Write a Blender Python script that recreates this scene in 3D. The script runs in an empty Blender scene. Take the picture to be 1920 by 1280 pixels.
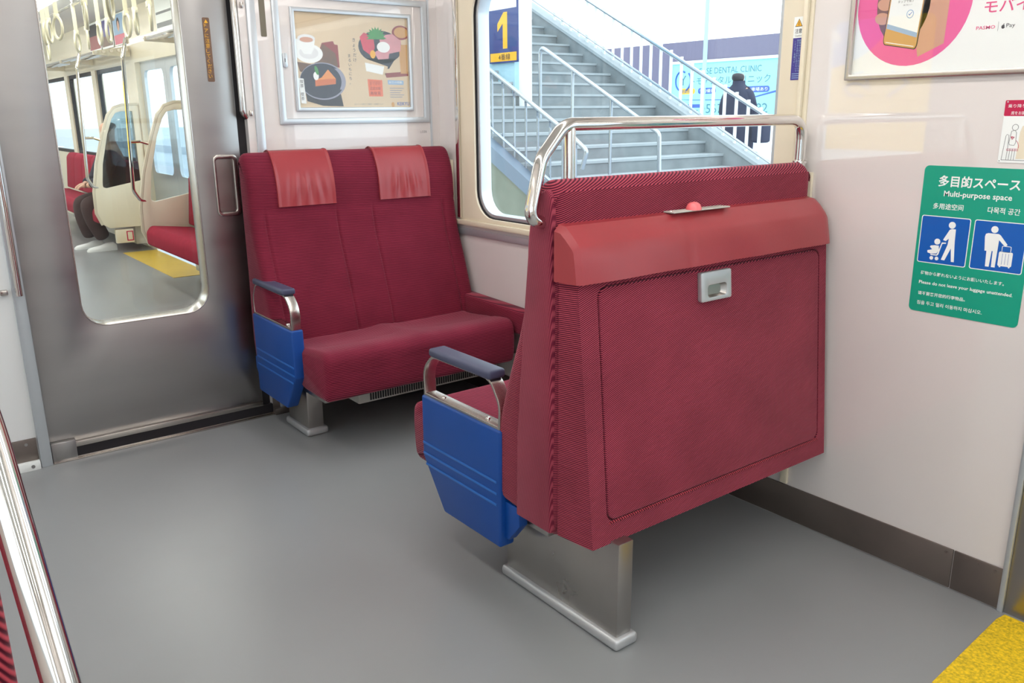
import bpy, bmesh, math, random
from mathutils import Vector, Matrix
random.seed(7)
scene = bpy.context.scene
COL = scene.collection
PI = math.pi

# ------------------------------------------------------------------ camera
FPX, YAW, PITCH, ROLL, EYE = 1567.3, 37.27, 15.303, 0.56, 1.35
def look():
    a, p, r = map(math.radians, (YAW, PITCH, ROLL))
    f = Vector((math.sin(a)*math.cos(p), math.cos(a)*math.cos(p), -math.sin(p)))
    rt = Vector((math.cos(a), -math.sin(a), 0))
    dn = f.cross(rt)
    r2 = math.cos(r)*rt + math.sin(r)*dn
    d2 = -math.sin(r)*rt + math.cos(r)*dn
    m = Matrix.Identity(4)
    for i in range(3):
        m[i][0], m[i][1], m[i][2] = r2[i], -d2[i], -f[i]
    m[2][3] = EYE
    return m
cd = bpy.data.cameras.new('camera')
cd.sensor_width = 36.0; cd.lens = 36.0*FPX/1920; cd.clip_start = 0.03; cd.clip_end = 300
cam = bpy.data.objects.new('camera', cd); COL.objects.link(cam)
cam.matrix_world = look(); scene.camera = cam

# ------------------------------------------------------------------ world and exposure
w = bpy.data.worlds.new('sky'); scene.world = w; w.use_nodes = True
bg = w.node_tree.nodes['Background']
bg.inputs[0].default_value = (0.86, 0.94, 1.0, 1); bg.inputs[1].default_value = 2.3
scene.view_settings.view_transform = 'Standard'; scene.view_settings.look = 'None'
scene.view_settings.exposure = 0.38; scene.view_settings.gamma = 1.0
scene.view_settings.use_curve_mapping = False
LAMP = 8.6

# ------------------------------------------------------------------ materials
def lin(c):
    return tuple(((x/255)/12.92 if x/255 <= .04045 else ((x/255+.055)/1.055)**2.4) for x in c)
def new_mat(name):
    m = bpy.data.materials.new(name); m.use_nodes = True
    nt = m.node_tree; b = nt.nodes['Principled BSDF']
    return m, nt, b
def mat(name, rgb, rough=.5, metal=0, coat=0, spec=.5, var=0, vscale=8, bump=0, bscale=200, rvar=0, stretch=None, emit=0, coat_rough=.03, coat_ior=1.5):
    m, nt, b = new_mat(name); N = nt.nodes; L = nt.links
    c = lin(rgb)
    b.inputs['Base Color'].default_value = (*c, 1); b.inputs['Roughness'].default_value = rough
    b.inputs['Metallic'].default_value = metal; b.inputs['Specular IOR Level'].default_value = spec
    b.inputs['Coat Weight'].default_value = coat; b.inputs['Coat Roughness'].default_value = coat_rough; b.inputs['Coat IOR'].default_value = coat_ior
    if emit:
        b.inputs['Emission Color'].default_value = (*c, 1); b.inputs['Emission Strength'].default_value = emit
    if var or bump or rvar:
        tc = N.new('ShaderNodeTexCoord'); src = tc.outputs['Object']
        if stretch:
            mp = N.new('ShaderNodeMapping'); mp.inputs['Scale'].default_value = stretch
            L.new(src, mp.inputs['Vector']); src = mp.outputs['Vector']
    if var or rvar:
        n = N.new('ShaderNodeTexNoise'); n.inputs['Scale'].default_value = vscale; n.inputs['Detail'].default_value = 5
        L.new(src, n.inputs['Vector'])
    if var:
        r = N.new('ShaderNodeMapRange'); r.inputs[1].default_value = .3; r.inputs[2].default_value = .7
        r.inputs[3].default_value = 1-var; r.inputs[4].default_value = 1+var
        L.new(n.outputs['Fac'], r.inputs[0])
        mx = N.new('ShaderNodeVectorMath'); mx.operation = 'SCALE'; mx.inputs[0].default_value = c
        L.new(r.outputs[0], mx.inputs['Scale']); L.new(mx.outputs[0], b.inputs['Base Color'])
    if rvar:
        r2 = N.new('ShaderNodeMapRange'); r2.inputs[1].default_value = .3; r2.inputs[2].default_value = .7
        r2.inputs[3].default_value = max(.02, rough-rvar); r2.inputs[4].default_value = rough+rvar
        L.new(n.outputs['Fac'], r2.inputs[0]); L.new(r2.outputs[0], b.inputs['Roughness'])
    if bump:
        nb = N.new('ShaderNodeTexNoise'); nb.inputs['Scale'].default_value = bscale; nb.inputs['Detail'].default_value = 3
        L.new(src, nb.inputs['Vector'])
        bp = N.new('ShaderNodeBump'); bp.inputs['Strength'].default_value = bump; bp.inputs['Distance'].default_value = .002
        L.new(nb.outputs['Fac'], bp.inputs['Height']); L.new(bp.outputs['Normal'], b.inputs['Normal'])
    return m
def corduroy(name, d, spacing=.0046, dark=(74, 16, 40), light=(180, 74, 90), bump=.5):
    m, nt, b = new_mat(name); N = nt.nodes; L = nt.links
    tc = N.new('ShaderNodeTexCoord')
    nz = N.new('ShaderNodeTexNoise'); nz.inputs['Scale'].default_value = 3; L.new(tc.outputs['Object'], nz.inputs['Vector'])
    dt = N.new('ShaderNodeVectorMath'); dt.operation = 'DOT_PRODUCT'
    v = Vector(d).normalized()*(2*PI/spacing); dt.inputs[1].default_value = v
    L.new(tc.outputs['Object'], dt.inputs[0])
    wob = N.new('ShaderNodeMath'); wob.operation = 'MULTIPLY_ADD'; wob.inputs[1].default_value = 5.0
    L.new(nz.outputs['Fac'], wob.inputs[0]); L.new(dt.outputs['Value'], wob.inputs[2])
    sn = N.new('ShaderNodeMath'); sn.operation = 'SINE'; L.new(wob.outputs[0], sn.inputs[0])
    mr = N.new('ShaderNodeMapRange'); mr.inputs[1].default_value = -.7; mr.inputs[2].default_value = .8; L.new(sn.outputs[0], mr.inputs[0])
    mx = N.new('ShaderNodeMix'); mx.data_type = 'RGBA'
    mx.inputs[6].default_value = (*lin(dark), 1); mx.inputs[7].default_value = (*lin(light), 1)
    L.new(mr.outputs[0], mx.inputs[0])
    big = N.new('ShaderNodeTexNoise'); big.inputs['Scale'].default_value = 6; big.inputs['Detail'].default_value = 4
    L.new(tc.outputs['Object'], big.inputs['Vector'])
    r2 = N.new('ShaderNodeMapRange'); r2.inputs[1].default_value = .3; r2.inputs[2].default_value = .7; r2.inputs[3].default_value = .88; r2.inputs[4].default_value = 1.12
    L.new(big.outputs['Fac'], r2.inputs[0])
    sc = N.new('ShaderNodeVectorMath'); sc.operation = 'SCALE'; L.new(mx.outputs[2], sc.inputs[0]); L.new(r2.outputs[0], sc.inputs['Scale'])
    L.new(sc.outputs[0], b.inputs['Base Color'])
    bp = N.new('ShaderNodeBump'); bp.inputs['Strength'].default_value = bump; bp.inputs['Distance'].default_value = .0012
    L.new(sn.outputs[0], bp.inputs['Height']); L.new(bp.outputs['Normal'], b.inputs['Normal'])
    b.inputs['Roughness'].default_value = .85; b.inputs['Specular IOR Level'].default_value = .15
    b.inputs['Sheen Weight'].default_value = .25; b.inputs['Sheen Roughness'].default_value = .4
    b.inputs['Sheen Tint'].default_value = (1, .55, .62, 1)
    return m
def glass(name, tint=(1, 1, 1), refl=1.0):
    m = bpy.data.materials.new(name); m.use_nodes = True; nt = m.node_tree; N = nt.nodes; L = nt.links
    N.remove(N['Principled BSDF']); o = N['Material Output']
    t = N.new('ShaderNodeBsdfTransparent'); t.inputs[0].default_value = (*tint, 1)
    g = N.new('ShaderNodeBsdfGlossy'); g.inputs['Roughness'].default_value = .01
    f = N.new('ShaderNodeLayerWeight'); f.inputs[0].default_value = .5       # Schlick reflectance from the facing angle
    p5 = N.new('ShaderNodeMath'); p5.operation = 'POWER'; p5.inputs[1].default_value = 5; L.new(f.outputs['Facing'], p5.inputs[0])
    k = N.new('ShaderNodeMath'); k.operation = 'MULTIPLY_ADD'; k.inputs[1].default_value = .6*refl; k.inputs[2].default_value = .035*refl; k.use_clamp = True; L.new(p5.outputs[0], k.inputs[0])
    mx = N.new('ShaderNodeMixShader'); L.new(k.outputs[0], mx.inputs[0]); L.new(t.outputs[0], mx.inputs[1]); L.new(g.outputs[0], mx.inputs[2])
    L.new(mx.outputs[0], o.inputs['Surface'])
    return m
M = {}
M['wall'] = mat('cream_laminate', (224, 218, 215), .35, coat=1, var=.015, vscale=3, coat_rough=.015, coat_ior=1.85)
M['panel_white'] = mat('white_panel', (224, 226, 226), .4, coat=.3)
M['cream'] = mat('cream_moulding', (230, 220, 196), .38, coat=.3, var=.02, vscale=5)
M['ceiling'] = mat('ceiling_white', (236, 236, 232), .6)
M['floor'] = mat('grey_vinyl', (138, 140, 141), .32, spec=.5, var=.04, vscale=2.2, rvar=.03, bump=.03, bscale=60)
M['yellow'] = mat('yellow_grit', (226, 190, 24), .6, var=.34, vscale=130, bump=.6, bscale=160)
M['yellow_plain'] = mat('yellow_vinyl', (214, 180, 70), .35, var=.05)
M['steel'] = mat('brushed_steel', (168, 166, 165), .34, 1, var=.04, vscale=3, rvar=.05, stretch=(.6, 1, 3))
M['steel_dirty'] = mat('worn_steel', (172, 168, 164), .32, 1, var=.06, vscale=7, rvar=.06)
M['skirt'] = mat('skirting_steel', (128, 118, 112), .42, .85, var=.12, vscale=4, rvar=.1)
M['satin'] = mat('satin_steel', (196, 190, 184), .26, 1)
M['chrome'] = mat('polished_chrome', (222, 218, 212), .07, 1)
M['alu'] = mat('aluminium_strip', (203, 209, 214), .3, .6)
M['base'] = mat('cast_foot', (190, 192, 194), .35, .5)
M['dark'] = mat('black_rubber', (22, 18, 24), .6)
M['blue'] = mat('blue_plastic', (3, 70, 150), .42, var=.02, bump=.08, bscale=500)
M['blue_rib_lit'] = mat('blue_rib_highlight', (38, 104, 184), .4)  # same blue plastic as the panel, lightened to paint in the ribs' highlight
M['navy'] = mat('navy_pad', (68, 72, 98), .45)
M['leather'] = mat('red_vinyl', (158, 58, 64), .33, var=.05, vscale=6, bump=.08, bscale=300, spec=.4)
M['c_back'] = corduroy('corduroy_back', (-.34, 0, 1), .0046)
M['c_side'] = corduroy('corduroy_side', (0, 1, .12), .0036, (108, 30, 52), (166, 70, 86))
M['c_front'] = corduroy('corduroy_front', (.05, 0, 1), .0058, (80, 14, 36), (146, 48, 68))
M['c_pan'] = corduroy('corduroy_pan', (.04, .6, 1), .0058, (94, 18, 44), (150, 52, 72))
M['c_trim'] = corduroy('corduroy_trim', (1, 0, .5), .007, (70, 8, 26), (178, 66, 78))
M['red_plain'] = mat('far_red_cloth', (150, 36, 58), .85, spec=.15, var=.08, vscale=20)
M['glass'] = glass('window_glass', (.97, 1, 1))
M['glass_smoke'] = glass('smoked_glass', (.42, .5, .52), 1.6)
M['glass_pale'] = glass('pale_glass', (.86, .92, .95), 1.6)
M['poster_glass'] = glass('poster_cover', (1, 1, 1), 1.0)
M['lamp'] = mat('fluorescent', (255, 250, 244), .5, emit=LAMP)
M['print_white'] = mat('print_white', (240, 244, 242), .4)
M['green'] = mat('sign_green', (2, 158, 130), .35, coat=.2)
M['sign_blue'] = mat('sign_blue', (0, 92, 182), .35, coat=.2)
M['pink'] = mat('print_pink', (232, 92, 158), .4)
M['hot'] = mat('print_hot_pink', (226, 76, 134), .4)
M['skin_print'] = mat('print_skin', (206, 156, 132), .5)
M['skin_dark'] = mat('print_skin_shade', (120, 84, 86), .5)
M['black'] = mat('print_black', (38, 36, 42), .5)
M['grey_print'] = mat('print_grey', (124, 126, 128), .5)
M['crimson'] = mat('sign_crimson', (190, 14, 72), .4)
M['tan'] = mat('poster_tan', (216, 196, 164), .5, var=.04, vscale=6)
M['orange'] = mat('print_orange', (228, 120, 84), .5)
M['cake'] = mat('print_cake', (226, 148, 84), .5)
M['cake_side'] = mat('print_cake_side', (206, 116, 70), .5)
M['navyprint'] = mat('print_navy', (46, 50, 66), .5)
M['plate_hi'] = mat('print_plate_light', (150, 152, 170), .5)
M['maroon'] = mat('print_maroon', (146, 62, 62), .5)
M['brown'] = mat('print_brown', (112, 84, 66), .5, var=.2, vscale=60)
M['leafgreen'] = mat('print_leaf', (70, 150, 84), .5)
M['fish'] = mat('print_fish', (206, 74, 96), .5, var=.1, vscale=40)
M['fishpink'] = mat('print_fish_pink', (214, 152, 160), .5, var=.1, vscale=30)
M['amber'] = mat('print_amber', (206, 158, 96), .5)
M['paleblue'] = mat('print_pale_blue', (150, 182, 214), .5)
M['violet'] = mat('sticker_violet', (64, 54, 140), .4)
M['sticker_yellow'] = mat('sticker_yellow', (236, 176, 40), .4)
M['dome'] = mat('pink_dome', (246, 118, 122), .25, coat=.4)
M['concrete'] = mat('stair_concrete', (132, 139, 142), .8, var=.16, vscale=4)
M['concrete_lip'] = mat('stair_nosing', (160, 168, 172), .7, var=.06, vscale=6)
M['concrete_green'] = mat('mossy_concrete', (138, 144, 130), .85, var=.1, vscale=2.5)
M['rail_blue'] = mat('painted_stringer', (120, 136, 152), .5)
M['rail'] = mat('stair_rail_steel', (176, 184, 192), .25, .9)
M['white_paint'] = mat('white_paint', (240, 244, 246), .5)
M['pier'] = mat('pale_blue_pier', (170, 208, 222), .6)
M['sign_navy'] = mat('platform_sign_navy', (44, 62, 120), .4)
M['fence'] = mat('corrugated_wall', (116, 112, 134), .8, var=.12, vscale=30, stretch=(1, 6, .05))
M['cyan'] = mat('clinic_board', (150, 226, 232), .6)
M['cyan_text'] = mat('clinic_text', (70, 120, 140), .6)
M['cyan_navy'] = mat('clinic_navy', (62, 96, 176), .6)
M['asphalt'] = mat('pale_ground', (176, 184, 192), .8, var=.05)
M['coat'] = mat('navy_coat', (40, 46, 72), .85)
M['hair'] = mat('dark_hair', (34, 30, 40), .6)
M['skin'] = mat('skin', (214, 170, 146), .55)
M['trouser'] = mat('brown_trousers', (58, 36, 36), .85)
M['jacket'] = mat('dark_jacket', (36, 34, 52), .8)
M['shoe'] = mat('white_shoe', (232, 234, 236), .55)
M['ivory'] = mat('ivory_plastic', (232, 226, 196), .4, coat=.3)
M['partition'] = mat('partition_cream', (228, 218, 196), .4, coat=.3)
M['partition_edge'] = mat('partition_frame', (206, 196, 176), .35, .2)
M['hoard_yellow'] = mat('hoarding_yellow', (250, 208, 70), .6)
M['hoard_blue'] = mat('hoarding_blue', (90, 160, 226), .6)
M['hoard_grey'] = mat('hoarding_grey', (110, 110, 120), .6)
M['tag_grey'] = mat('olive_tag', (112, 106, 90), .5)
M['grate'] = mat('heater_white', (196, 194, 186), .5)

# ------------------------------------------------------------------ mesh helpers
ORG = {}
def empty(name, loc, label=None, cat=None, group=None, kind=None, parent=None):
    o = bpy.data.objects.new(name, None); COL.objects.link(o); o.empty_display_size = .1
    po = ORG.get(parent.name, Vector()) if parent else Vector()
    o.location = Vector(loc)-po
    if parent: o.parent = parent
    ORG[o.name] = Vector(loc); tag(o, label, cat, group, kind); return o
def tag(o, label=None, cat=None, group=None, kind=None):
    if label: o['label'] = label
    if cat: o['category'] = cat
    if group: o['group'] = group
    if kind: o['kind'] = kind
def mk(name, g, m, parent=None, smooth=35, bevel=0, seg=2, label=None, cat=None, group=None, kind=None, recalc=True, weld=False):
    verts, faces = g
    if parent is not None: org = ORG[parent.name]
    else:
        zs = min(v[2] for v in verts); n = len(verts)
        org = Vector((sum(v[0] for v in verts)/n, sum(v[1] for v in verts)/n, zs))
    me = bpy.data.meshes.new(name)
    bm = bmesh.new()
    bv = [bm.verts.new((v[0]-org.x, v[1]-org.y, v[2]-org.z)) for v in verts]
    for f in faces:
        try: bm.faces.new([bv[i] for i in f])
        except ValueError: pass
    if weld: bmesh.ops.remove_doubles(bm, verts=bm.verts, dist=1e-5)
    if recalc: bmesh.ops.recalc_face_normals(bm, faces=bm.faces)
    if bevel:
        es = [e for e in bm.edges if len(e.link_faces) == 2 and e.calc_face_angle(0) > math.radians(30)]
        bmesh.ops.bevel(bm, geom=es, offset=bevel, segments=seg, profile=.5, affect='EDGES', clamp_overlap=True)
    bm.to_mesh(me); bm.free()
    me.materials.append(M[m] if isinstance(m, str) else m)
    if smooth:
        me.polygons.foreach_set('use_smooth', [True]*len(me.polygons)); me.set_sharp_from_angle(angle=math.radians(smooth))
    o = bpy.data.objects.new(name, me); COL.objects.link(o)
    if parent is not None: o.parent = parent; ORG[o.name] = org
    else: o.location = org; ORG[o.name] = org
    tag(o, label, cat, group, kind)
    return o
def copy_part(o, loc, parent):          # share mesh data; loc is a world offset from the source
    c = o.copy(); COL.objects.link(c); c.parent = parent; c.location = Vector(o.location)+Vector(loc)
    ORG[c.name] = ORG[o.name]; return c
def cat(*gs):
    V, F = [], []
    for v, f in gs:
        n = len(V); V += list(v); F += [tuple(i+n for i in x) for x in f]
    return V, F
def box(x0, x1, y0, y1, z0, z1):
    V = [(x, y, z) for z in (z0, z1) for y in (y0, y1) for x in (x0, x1)]
    return V, [(0, 2, 3, 1), (4, 5, 7, 6), (0, 1, 5, 4), (2, 6, 7, 3), (0, 4, 6, 2), (1, 3, 7, 5)]
def prism(poly, P, a, b):               # poly in (u,v), swept from w=a to w=b
    n = len(poly); V = [P(u, v, a) for u, v in poly]+[P(u, v, b) for u, v in poly]
    return V, [tuple(range(n))[::-1], tuple(range(n, 2*n))]+[(i, (i+1) % n, (i+1) % n+n, i+n) for i in range(n)]
def ringprism(out, inn, P, a, b):
    n = len(out)
    V = [P(u, v, a) for u, v in out]+[P(u, v, a) for u, v in inn]+[P(u, v, b) for u, v in out]+[P(u, v, b) for u, v in inn]
    F = []
    for i in range(n):
        j = (i+1) % n
        F += [(i, j, n+j, n+i), (2*n+i, 3*n+i, 3*n+j, 2*n+j), (i, 2*n+i, 2*n+j, j), (n+i, n+j, 3*n+j, 3*n+i)]
    return V, F
def flat(poly, P, w):
    return [P(u, v, w) for u, v in poly], [tuple(range(len(poly)))]
def rrect(u0, u1, v0, v1, r, n=6):
    L = []
    for cx, cy, a0 in ((u1-r, v1-r, 0), (u0+r, v1-r, 90), (u0+r, v0+r, 180), (u1-r, v0+r, 270)):
        for k in range(n+1):
            a = math.radians(a0+90*k/n); L.append((cx+r*math.cos(a), cy+r*math.sin(a)))
    return L
def ell(cx, cy, rx, ry=None, n=28, a0=0, a1=360, rot=0):
    ry = rx if ry is None else ry; L = []; m = n if abs(a1-a0) >= 360 else n+1
    for k in range(m):
        a = math.radians(a0+(a1-a0)*k/n); x, y = rx*math.cos(a), ry*math.sin(a); c, s = math.cos(rot), math.sin(rot)
        L.append((cx+x*c-y*s, cy+x*s+y*c))
    return L
def fillet(pts, r, seg=6):
    pts = [Vector(p) for p in pts]; out = [pts[0]]
    for i in range(1, len(pts)-1):
        p, a, b = pts[i], pts[i-1], pts[i+1]
        d1, d2 = (a-p).normalized(), (b-p).normalized(); ang = d1.angle(d2)
        if ang > 3.1: out.append(p); continue
        rr = r[i-1] if isinstance(r, (list, tuple)) else r
        t = min(rr/math.tan(ang/2), .49*(a-p).length, .49*(b-p).length)
        p1, p2 = p+d1*t, p+d2*t
        for k in range(seg+1):
            s = k/seg; out.append(p1*(1-s)**2+p*2*s*(1-s)+p2*s*s)
    out.append(pts[-1]); return out
def tube(path, r, n=12, caps=True):
    path = [Vector(p) for p in path]; V, F = [], []
    t0 = (path[1]-path[0]).normalized(); up = Vector((0, 0, 1)) if abs(t0.z) < .9 else Vector((1, 0, 0))
    nrm = t0.cross(up).normalized()
    for i, p in enumerate(path):
        t = ((path[min(i+1, len(path)-1)]-path[max(i-1, 0)])).normalized()
        nrm = (nrm-t*nrm.dot(t)).normalized(); bn = t.cross(nrm)
        rr = r[i] if isinstance(r, (list, tuple)) else r
        for k in range(n):
            a = 2*PI*k/n; V.append(tuple(p+nrm*rr*math.cos(a)+bn*rr*math.sin(a)))
    for i in range(len(path)-1):
        for k in range(n):
            F.append((i*n+k, i*n+(k+1) % n, (i+1)*n+(k+1) % n, (i+1)*n+k))
    if caps: F += [tuple(range(n))[::-1], tuple(range((len(path)-1)*n, len(path)*n))]
    return V, F
def torus(c, R, r, axis='y', n=24, m=8):
    V, F = [], []
    for i in range(n):
        a = 2*PI*i/n
        for j in range(m):
            b = 2*PI*j/m; q = R+r*math.cos(b); x, y, z = q*math.cos(a), r*math.sin(b), q*math.sin(a)
            V.append((c[0]+x, c[1]+y, c[2]+z) if axis == 'y' else (c[0]+y, c[1]+x, c[2]+z))
    for i in range(n):
        for j in range(m):
            F.append((i*m+j, ((i+1) % n)*m+j, ((i+1) % n)*m+(j+1) % m, i*m+(j+1) % m))
    return V, F
def lathe(prof, c, n=20):                # prof (r,z), about a vertical axis at c
    V, F = [], []
    for r, z in prof:
        for k in range(n):
            a = 2*PI*k/n; V.append((c[0]+r*math.cos(a), c[1]+r*math.sin(a), c[2]+z))
    for i in range(len(prof)-1):
        for k in range(n): F.append((i*n+k, i*n+(k+1) % n, (i+1)*n+(k+1) % n, (i+1)*n+k))
    F += [tuple(range(n))[::-1], tuple(range((len(prof)-1)*n, len(prof)*n))]
    return V, F
def loft(secs, caps=True):
    n = len(secs[0]); V = [p for s in secs for p in s]; F = []
    for i in range(len(secs)-1):
        for k in range(n): F.append((i*n+k, i*n+(k+1) % n, (i+1)*n+(k+1) % n, (i+1)*n+k))
    if caps: F += [tuple(range(n))[::-1], tuple(range((len(secs)-1)*n, len(secs)*n))]
    return V, F
def catmull(pts, sub=5):
    n = len(pts); out = []
    for i in range(n):
        p0, p1, p2, p3 = (Vector(pts[(i+k) % n]) for k in (-1, 0, 1, 2))
        for s in range(sub):
            t = s/sub
            out.append(tuple(.5*((2*p1)+(p2-p0)*t+(2*p0-5*p1+4*p2-p3)*t*t+(3*p1-p0-3*p2+p3)*t**3)))
    return out
def normals2(pts):
    n = len(pts); A = sum(pts[i][0]*pts[(i+1) % n][1]-pts[(i+1) % n][0]*pts[i][1] for i in range(n))
    s = 1 if A > 0 else -1; out = []
    for i in range(n):
        t = Vector(pts[(i+1) % n])-Vector(pts[i-1])
        t.normalize(); out.append((s*t.y, -s*t.x))
    return out
def PX(y0, z0, x=2.317):                 # plane of the right-hand side wall, u to the viewer's right
    return lambda u, v, w: (x-w, y0-u, z0+v)
def PY(x0, z0, y=3.62):                  # plane facing the camera
    return lambda u, v, w: (x0+u, y-w, z0+v)
def YZ(u, v, w): return (w, u, v)        # prism swept along x
def text(s, u, v, P, w, m, parent, size=None, width=None, height=None, align='LEFT', bold=0, shear=0, name='lettering', mirror=False):
    c = bpy.data.curves.new(name, 'FONT'); c.body = s; c.size = 1; c.offset = bold; c.shear = shear; c.resolution_u = 2
    o = bpy.data.objects.new(name, c); COL.objects.link(o)
    bpy.context.view_layer.update()
    me = bpy.data.meshes.new_from_object(o.evaluated_get(bpy.context.evaluated_depsgraph_get()))
    bpy.data.objects.remove(o); bpy.data.curves.remove(c)
    xs = [q.co.x for q in me.vertices]; ys = [q.co.y for q in me.vertices]
    x0, x1, y0 = min(xs), max(xs), min(ys)
    sx = width/(x1-x0) if width else size
    sy = size if size else (height/(max(ys)-y0) if height else sx)
    if not width: sx = sy
    off = {'LEFT': 0, 'CENTER': -.5, 'RIGHT': -1}[align]*(x1-x0)*sx
    V = [P(u+off+(q.co.x-x0)*sx, v+(q.co.y if size else q.co.y-y0)*sy, w) for q in me.vertices]
    F = [tuple(p.vertices) for p in me.polygons]; bpy.data.meshes.remove(me)
    return mk(name, (V, F), m, parent, smooth=0, recalc=False)
def vtext(s, u, v, P, w, m, parent, size, step=None):     # one column of upright characters
    for i, ch in enumerate(s):
        if ch != ' ': text(ch, u, v-i*(step or size*1.05), P, w, m, parent, size=size)
def skin(name, pts, edges, m, parent, sub=2, root=0):
    org = ORG[parent.name]; me = bpy.data.meshes.new(name)
    me.from_pydata([tuple(Vector(p[:3])-org) for p in pts], edges, [])
    me.materials.append(M[m]); o = bpy.data.objects.new(name, me); COL.objects.link(o); o.parent = parent; ORG[o.name] = org
    md = o.modifiers.new('skin', 'SKIN'); md.use_smooth_shade = True
    lay = me.skin_vertices[0].data if me.skin_vertices else None
    if lay is None:
        bm = bmesh.new(); bm.from_mesh(me); bm.verts.layers.skin.verify(); bm.to_mesh(me); bm.free(); lay = me.skin_vertices[0].data
    for i, p in enumerate(pts):
        r = p[3]; lay[i].radius = (r, r) if not isinstance(r, tuple) else r
        lay[i].use_root = (i == root)
    sb = o.modifiers.new('subdivision', 'SUBSURF'); sb.levels = sub; sb.render_levels = sub
    return o

# ================================================================== THE SETTING: our car
XW, XL, YE, ZC = 2.317, -0.577, 3.62, 2.36
mk('floor', box(XL-.09, XW+.09, -4.5, YE+.1, -.05, 0), 'floor', kind='structure', smooth=0)
mk('ceiling', box(XL-.08, XW+.08, -4.6, YE+.1, ZC, ZC+.06), 'ceiling', kind='structure', smooth=0)
# right-hand side wall around the window and the side door
mk('wall_right', cat(box(XW, XW+.09, .80, YE+.1, 0, .845), box(XW, XW+.09, .80, 1.55, .845, ZC), box(XW, XW+.09, 3.45, YE+.1, .845, ZC),
    box(XW, XW+.09, 1.55, 3.45, 1.95, ZC), box(XW, XW+.09, -.6, .80, 2.0, ZC), box(XW, XW+.09, -4.5, -.6, 0, .845), box(XW, XW+.09, -4.5, -.6, 1.95, ZC),
    box(XW, XW+.09, -1.0, -.6, .845, 1.95), box(XW, XW+.09, -4.5, -3.6, .845, 1.95)), 'wall', kind='structure', smooth=0)
mk('wall_left', cat(box(XL-.09, XL, -4.5, YE+.1, 0, .845), box(XL-.09, XL, -4.5, YE+.1, 1.95, ZC), box(XL-.09, XL, 3.42, YE+.1, .845, 1.95), box(XL-.09, XL, .75, 2.62, .845, 1.95),
    box(XL-.09, XL, -1.2, -.7, .845, 1.95), box(XL-.09, XL, -4.5, -3.7, .845, 1.95)), 'wall', kind='structure', smooth=0)
mk('wall_front', box(XL-.09, XW+.09, -4.6, -4.5, 0, ZC), 'wall', kind='structure', smooth=0)
# end bulkhead
mk('wall_back', cat(box(1.345, XW, YE, YE+.06, 0, ZC), box(.385, 1.345, YE, YE+.06, 2.02, ZC)), 'wall', kind='structure', smooth=0)
mk('wall_back_left', box(XL, .385, YE, YE+.06, 0, ZC), 'panel_white', kind='structure', smooth=0)
# skirting along the side wall: separate steel plates with screws
bb = empty('baseboard_right', (XW, 1.2, 0), kind='structure')
for y0, y1 in ((.815, .948), (.951, 1.80), (1.803, 2.65), (2.653, 3.60)):
    p = mk('plate', box(XW-.006, XW, y0, y1, .004, .125), 'skirt', bb, bevel=.0015)
    for yy in (y0+.02, (y0+y1)/2, y1-.03):
        mk('screw', tube([(XW-.006, yy, .112), (XW-.0085, yy, .112)], .004, 8), 'skirt', p)
mk('trim_1', box(XW-.012, XW, .80, .815, 0, 2.0), 'alu', bevel=.002, kind='structure')
mk('trim_2', box(XW-.012, XW, 1.508, 1.535, 0.13, 1.165), 'cream', bevel=.003, kind='structure')   # fixing rail where the seat meets the wall
# window in the side wall
win = empty('window_1', (XW, 2.5, .845), kind='structure')
P = PX(3.45, .845)
o_, i_ = rrect(0, 1.90, 0, 1.105, .004), rrect(.135, 1.795, .022, 1.06, .13)
mk('surround', ringprism(o_, i_, P, -.08, .006), 'cream', win, bevel=.002, smooth=40)
mk('rubber_seal', ringprism(rrect(.134, 1.796, .021, 1.061, .131), rrect(.139, 1.791, .026, 1.056, .126), P, -.07, -.004), 'dark', win)
mk('sash', ringprism(rrect(.138, 1.792, .025, 1.057, .127), rrect(.158, 1.772, .042, 1.042, .11), P, -.075, -.012), 'alu', win, bevel=.003)
mk('pane', prism(rrect(.15, 1.78, .035, 1.045, .11), P, -.056, -.052), 'glass', win, smooth=0)
mk('sill', box(XW-.022, XW, 1.56, 3.50, .822, .848), 'cream', win, bevel=.006)
mk('sill_strip', box(XW-.012, XW, 1.56, 3.52, .775, .808), 'alu', win, bevel=.004)
mk('blind_guide', box(XW-.022, XW-.006, 3.425, 3.452, .855, 1.95), 'chrome', win, bevel=.005)
mk('blind_guide', box(XW-.020, XW-.006, 1.562, 1.578, .855, 1.95), 'cream', win, bevel=.004)
# side door beyond the right edge of the view
dr = empty('door_2', (XW+.05, .1, 0), kind='structure')
for y0, y1 in ((-.6, .098), (.102, .80)):
    P = PX(y1, 0, XW+.045)
    mk('leaf', ringprism(rrect(0, y1-y0, .01, 2.0, .003), rrect(.12, y1-y0-.12, .85, 1.85, .08), P, -.035, 0), 'steel', dr, bevel=.002)
    mk('pane', prism(rrect(.12, y1-y0-.12, .85, 1.85, .08), P, -.02, -.015), 'glass', dr, smooth=0)
mk('jamb', cat(box(XW-.004, XW+.05, .70, .80, 0, 2.0), box(XW-.004, XW+.05, -.6, -.50, 0, 2.0)), 'steel_dirty', dr, bevel=.003)
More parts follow.
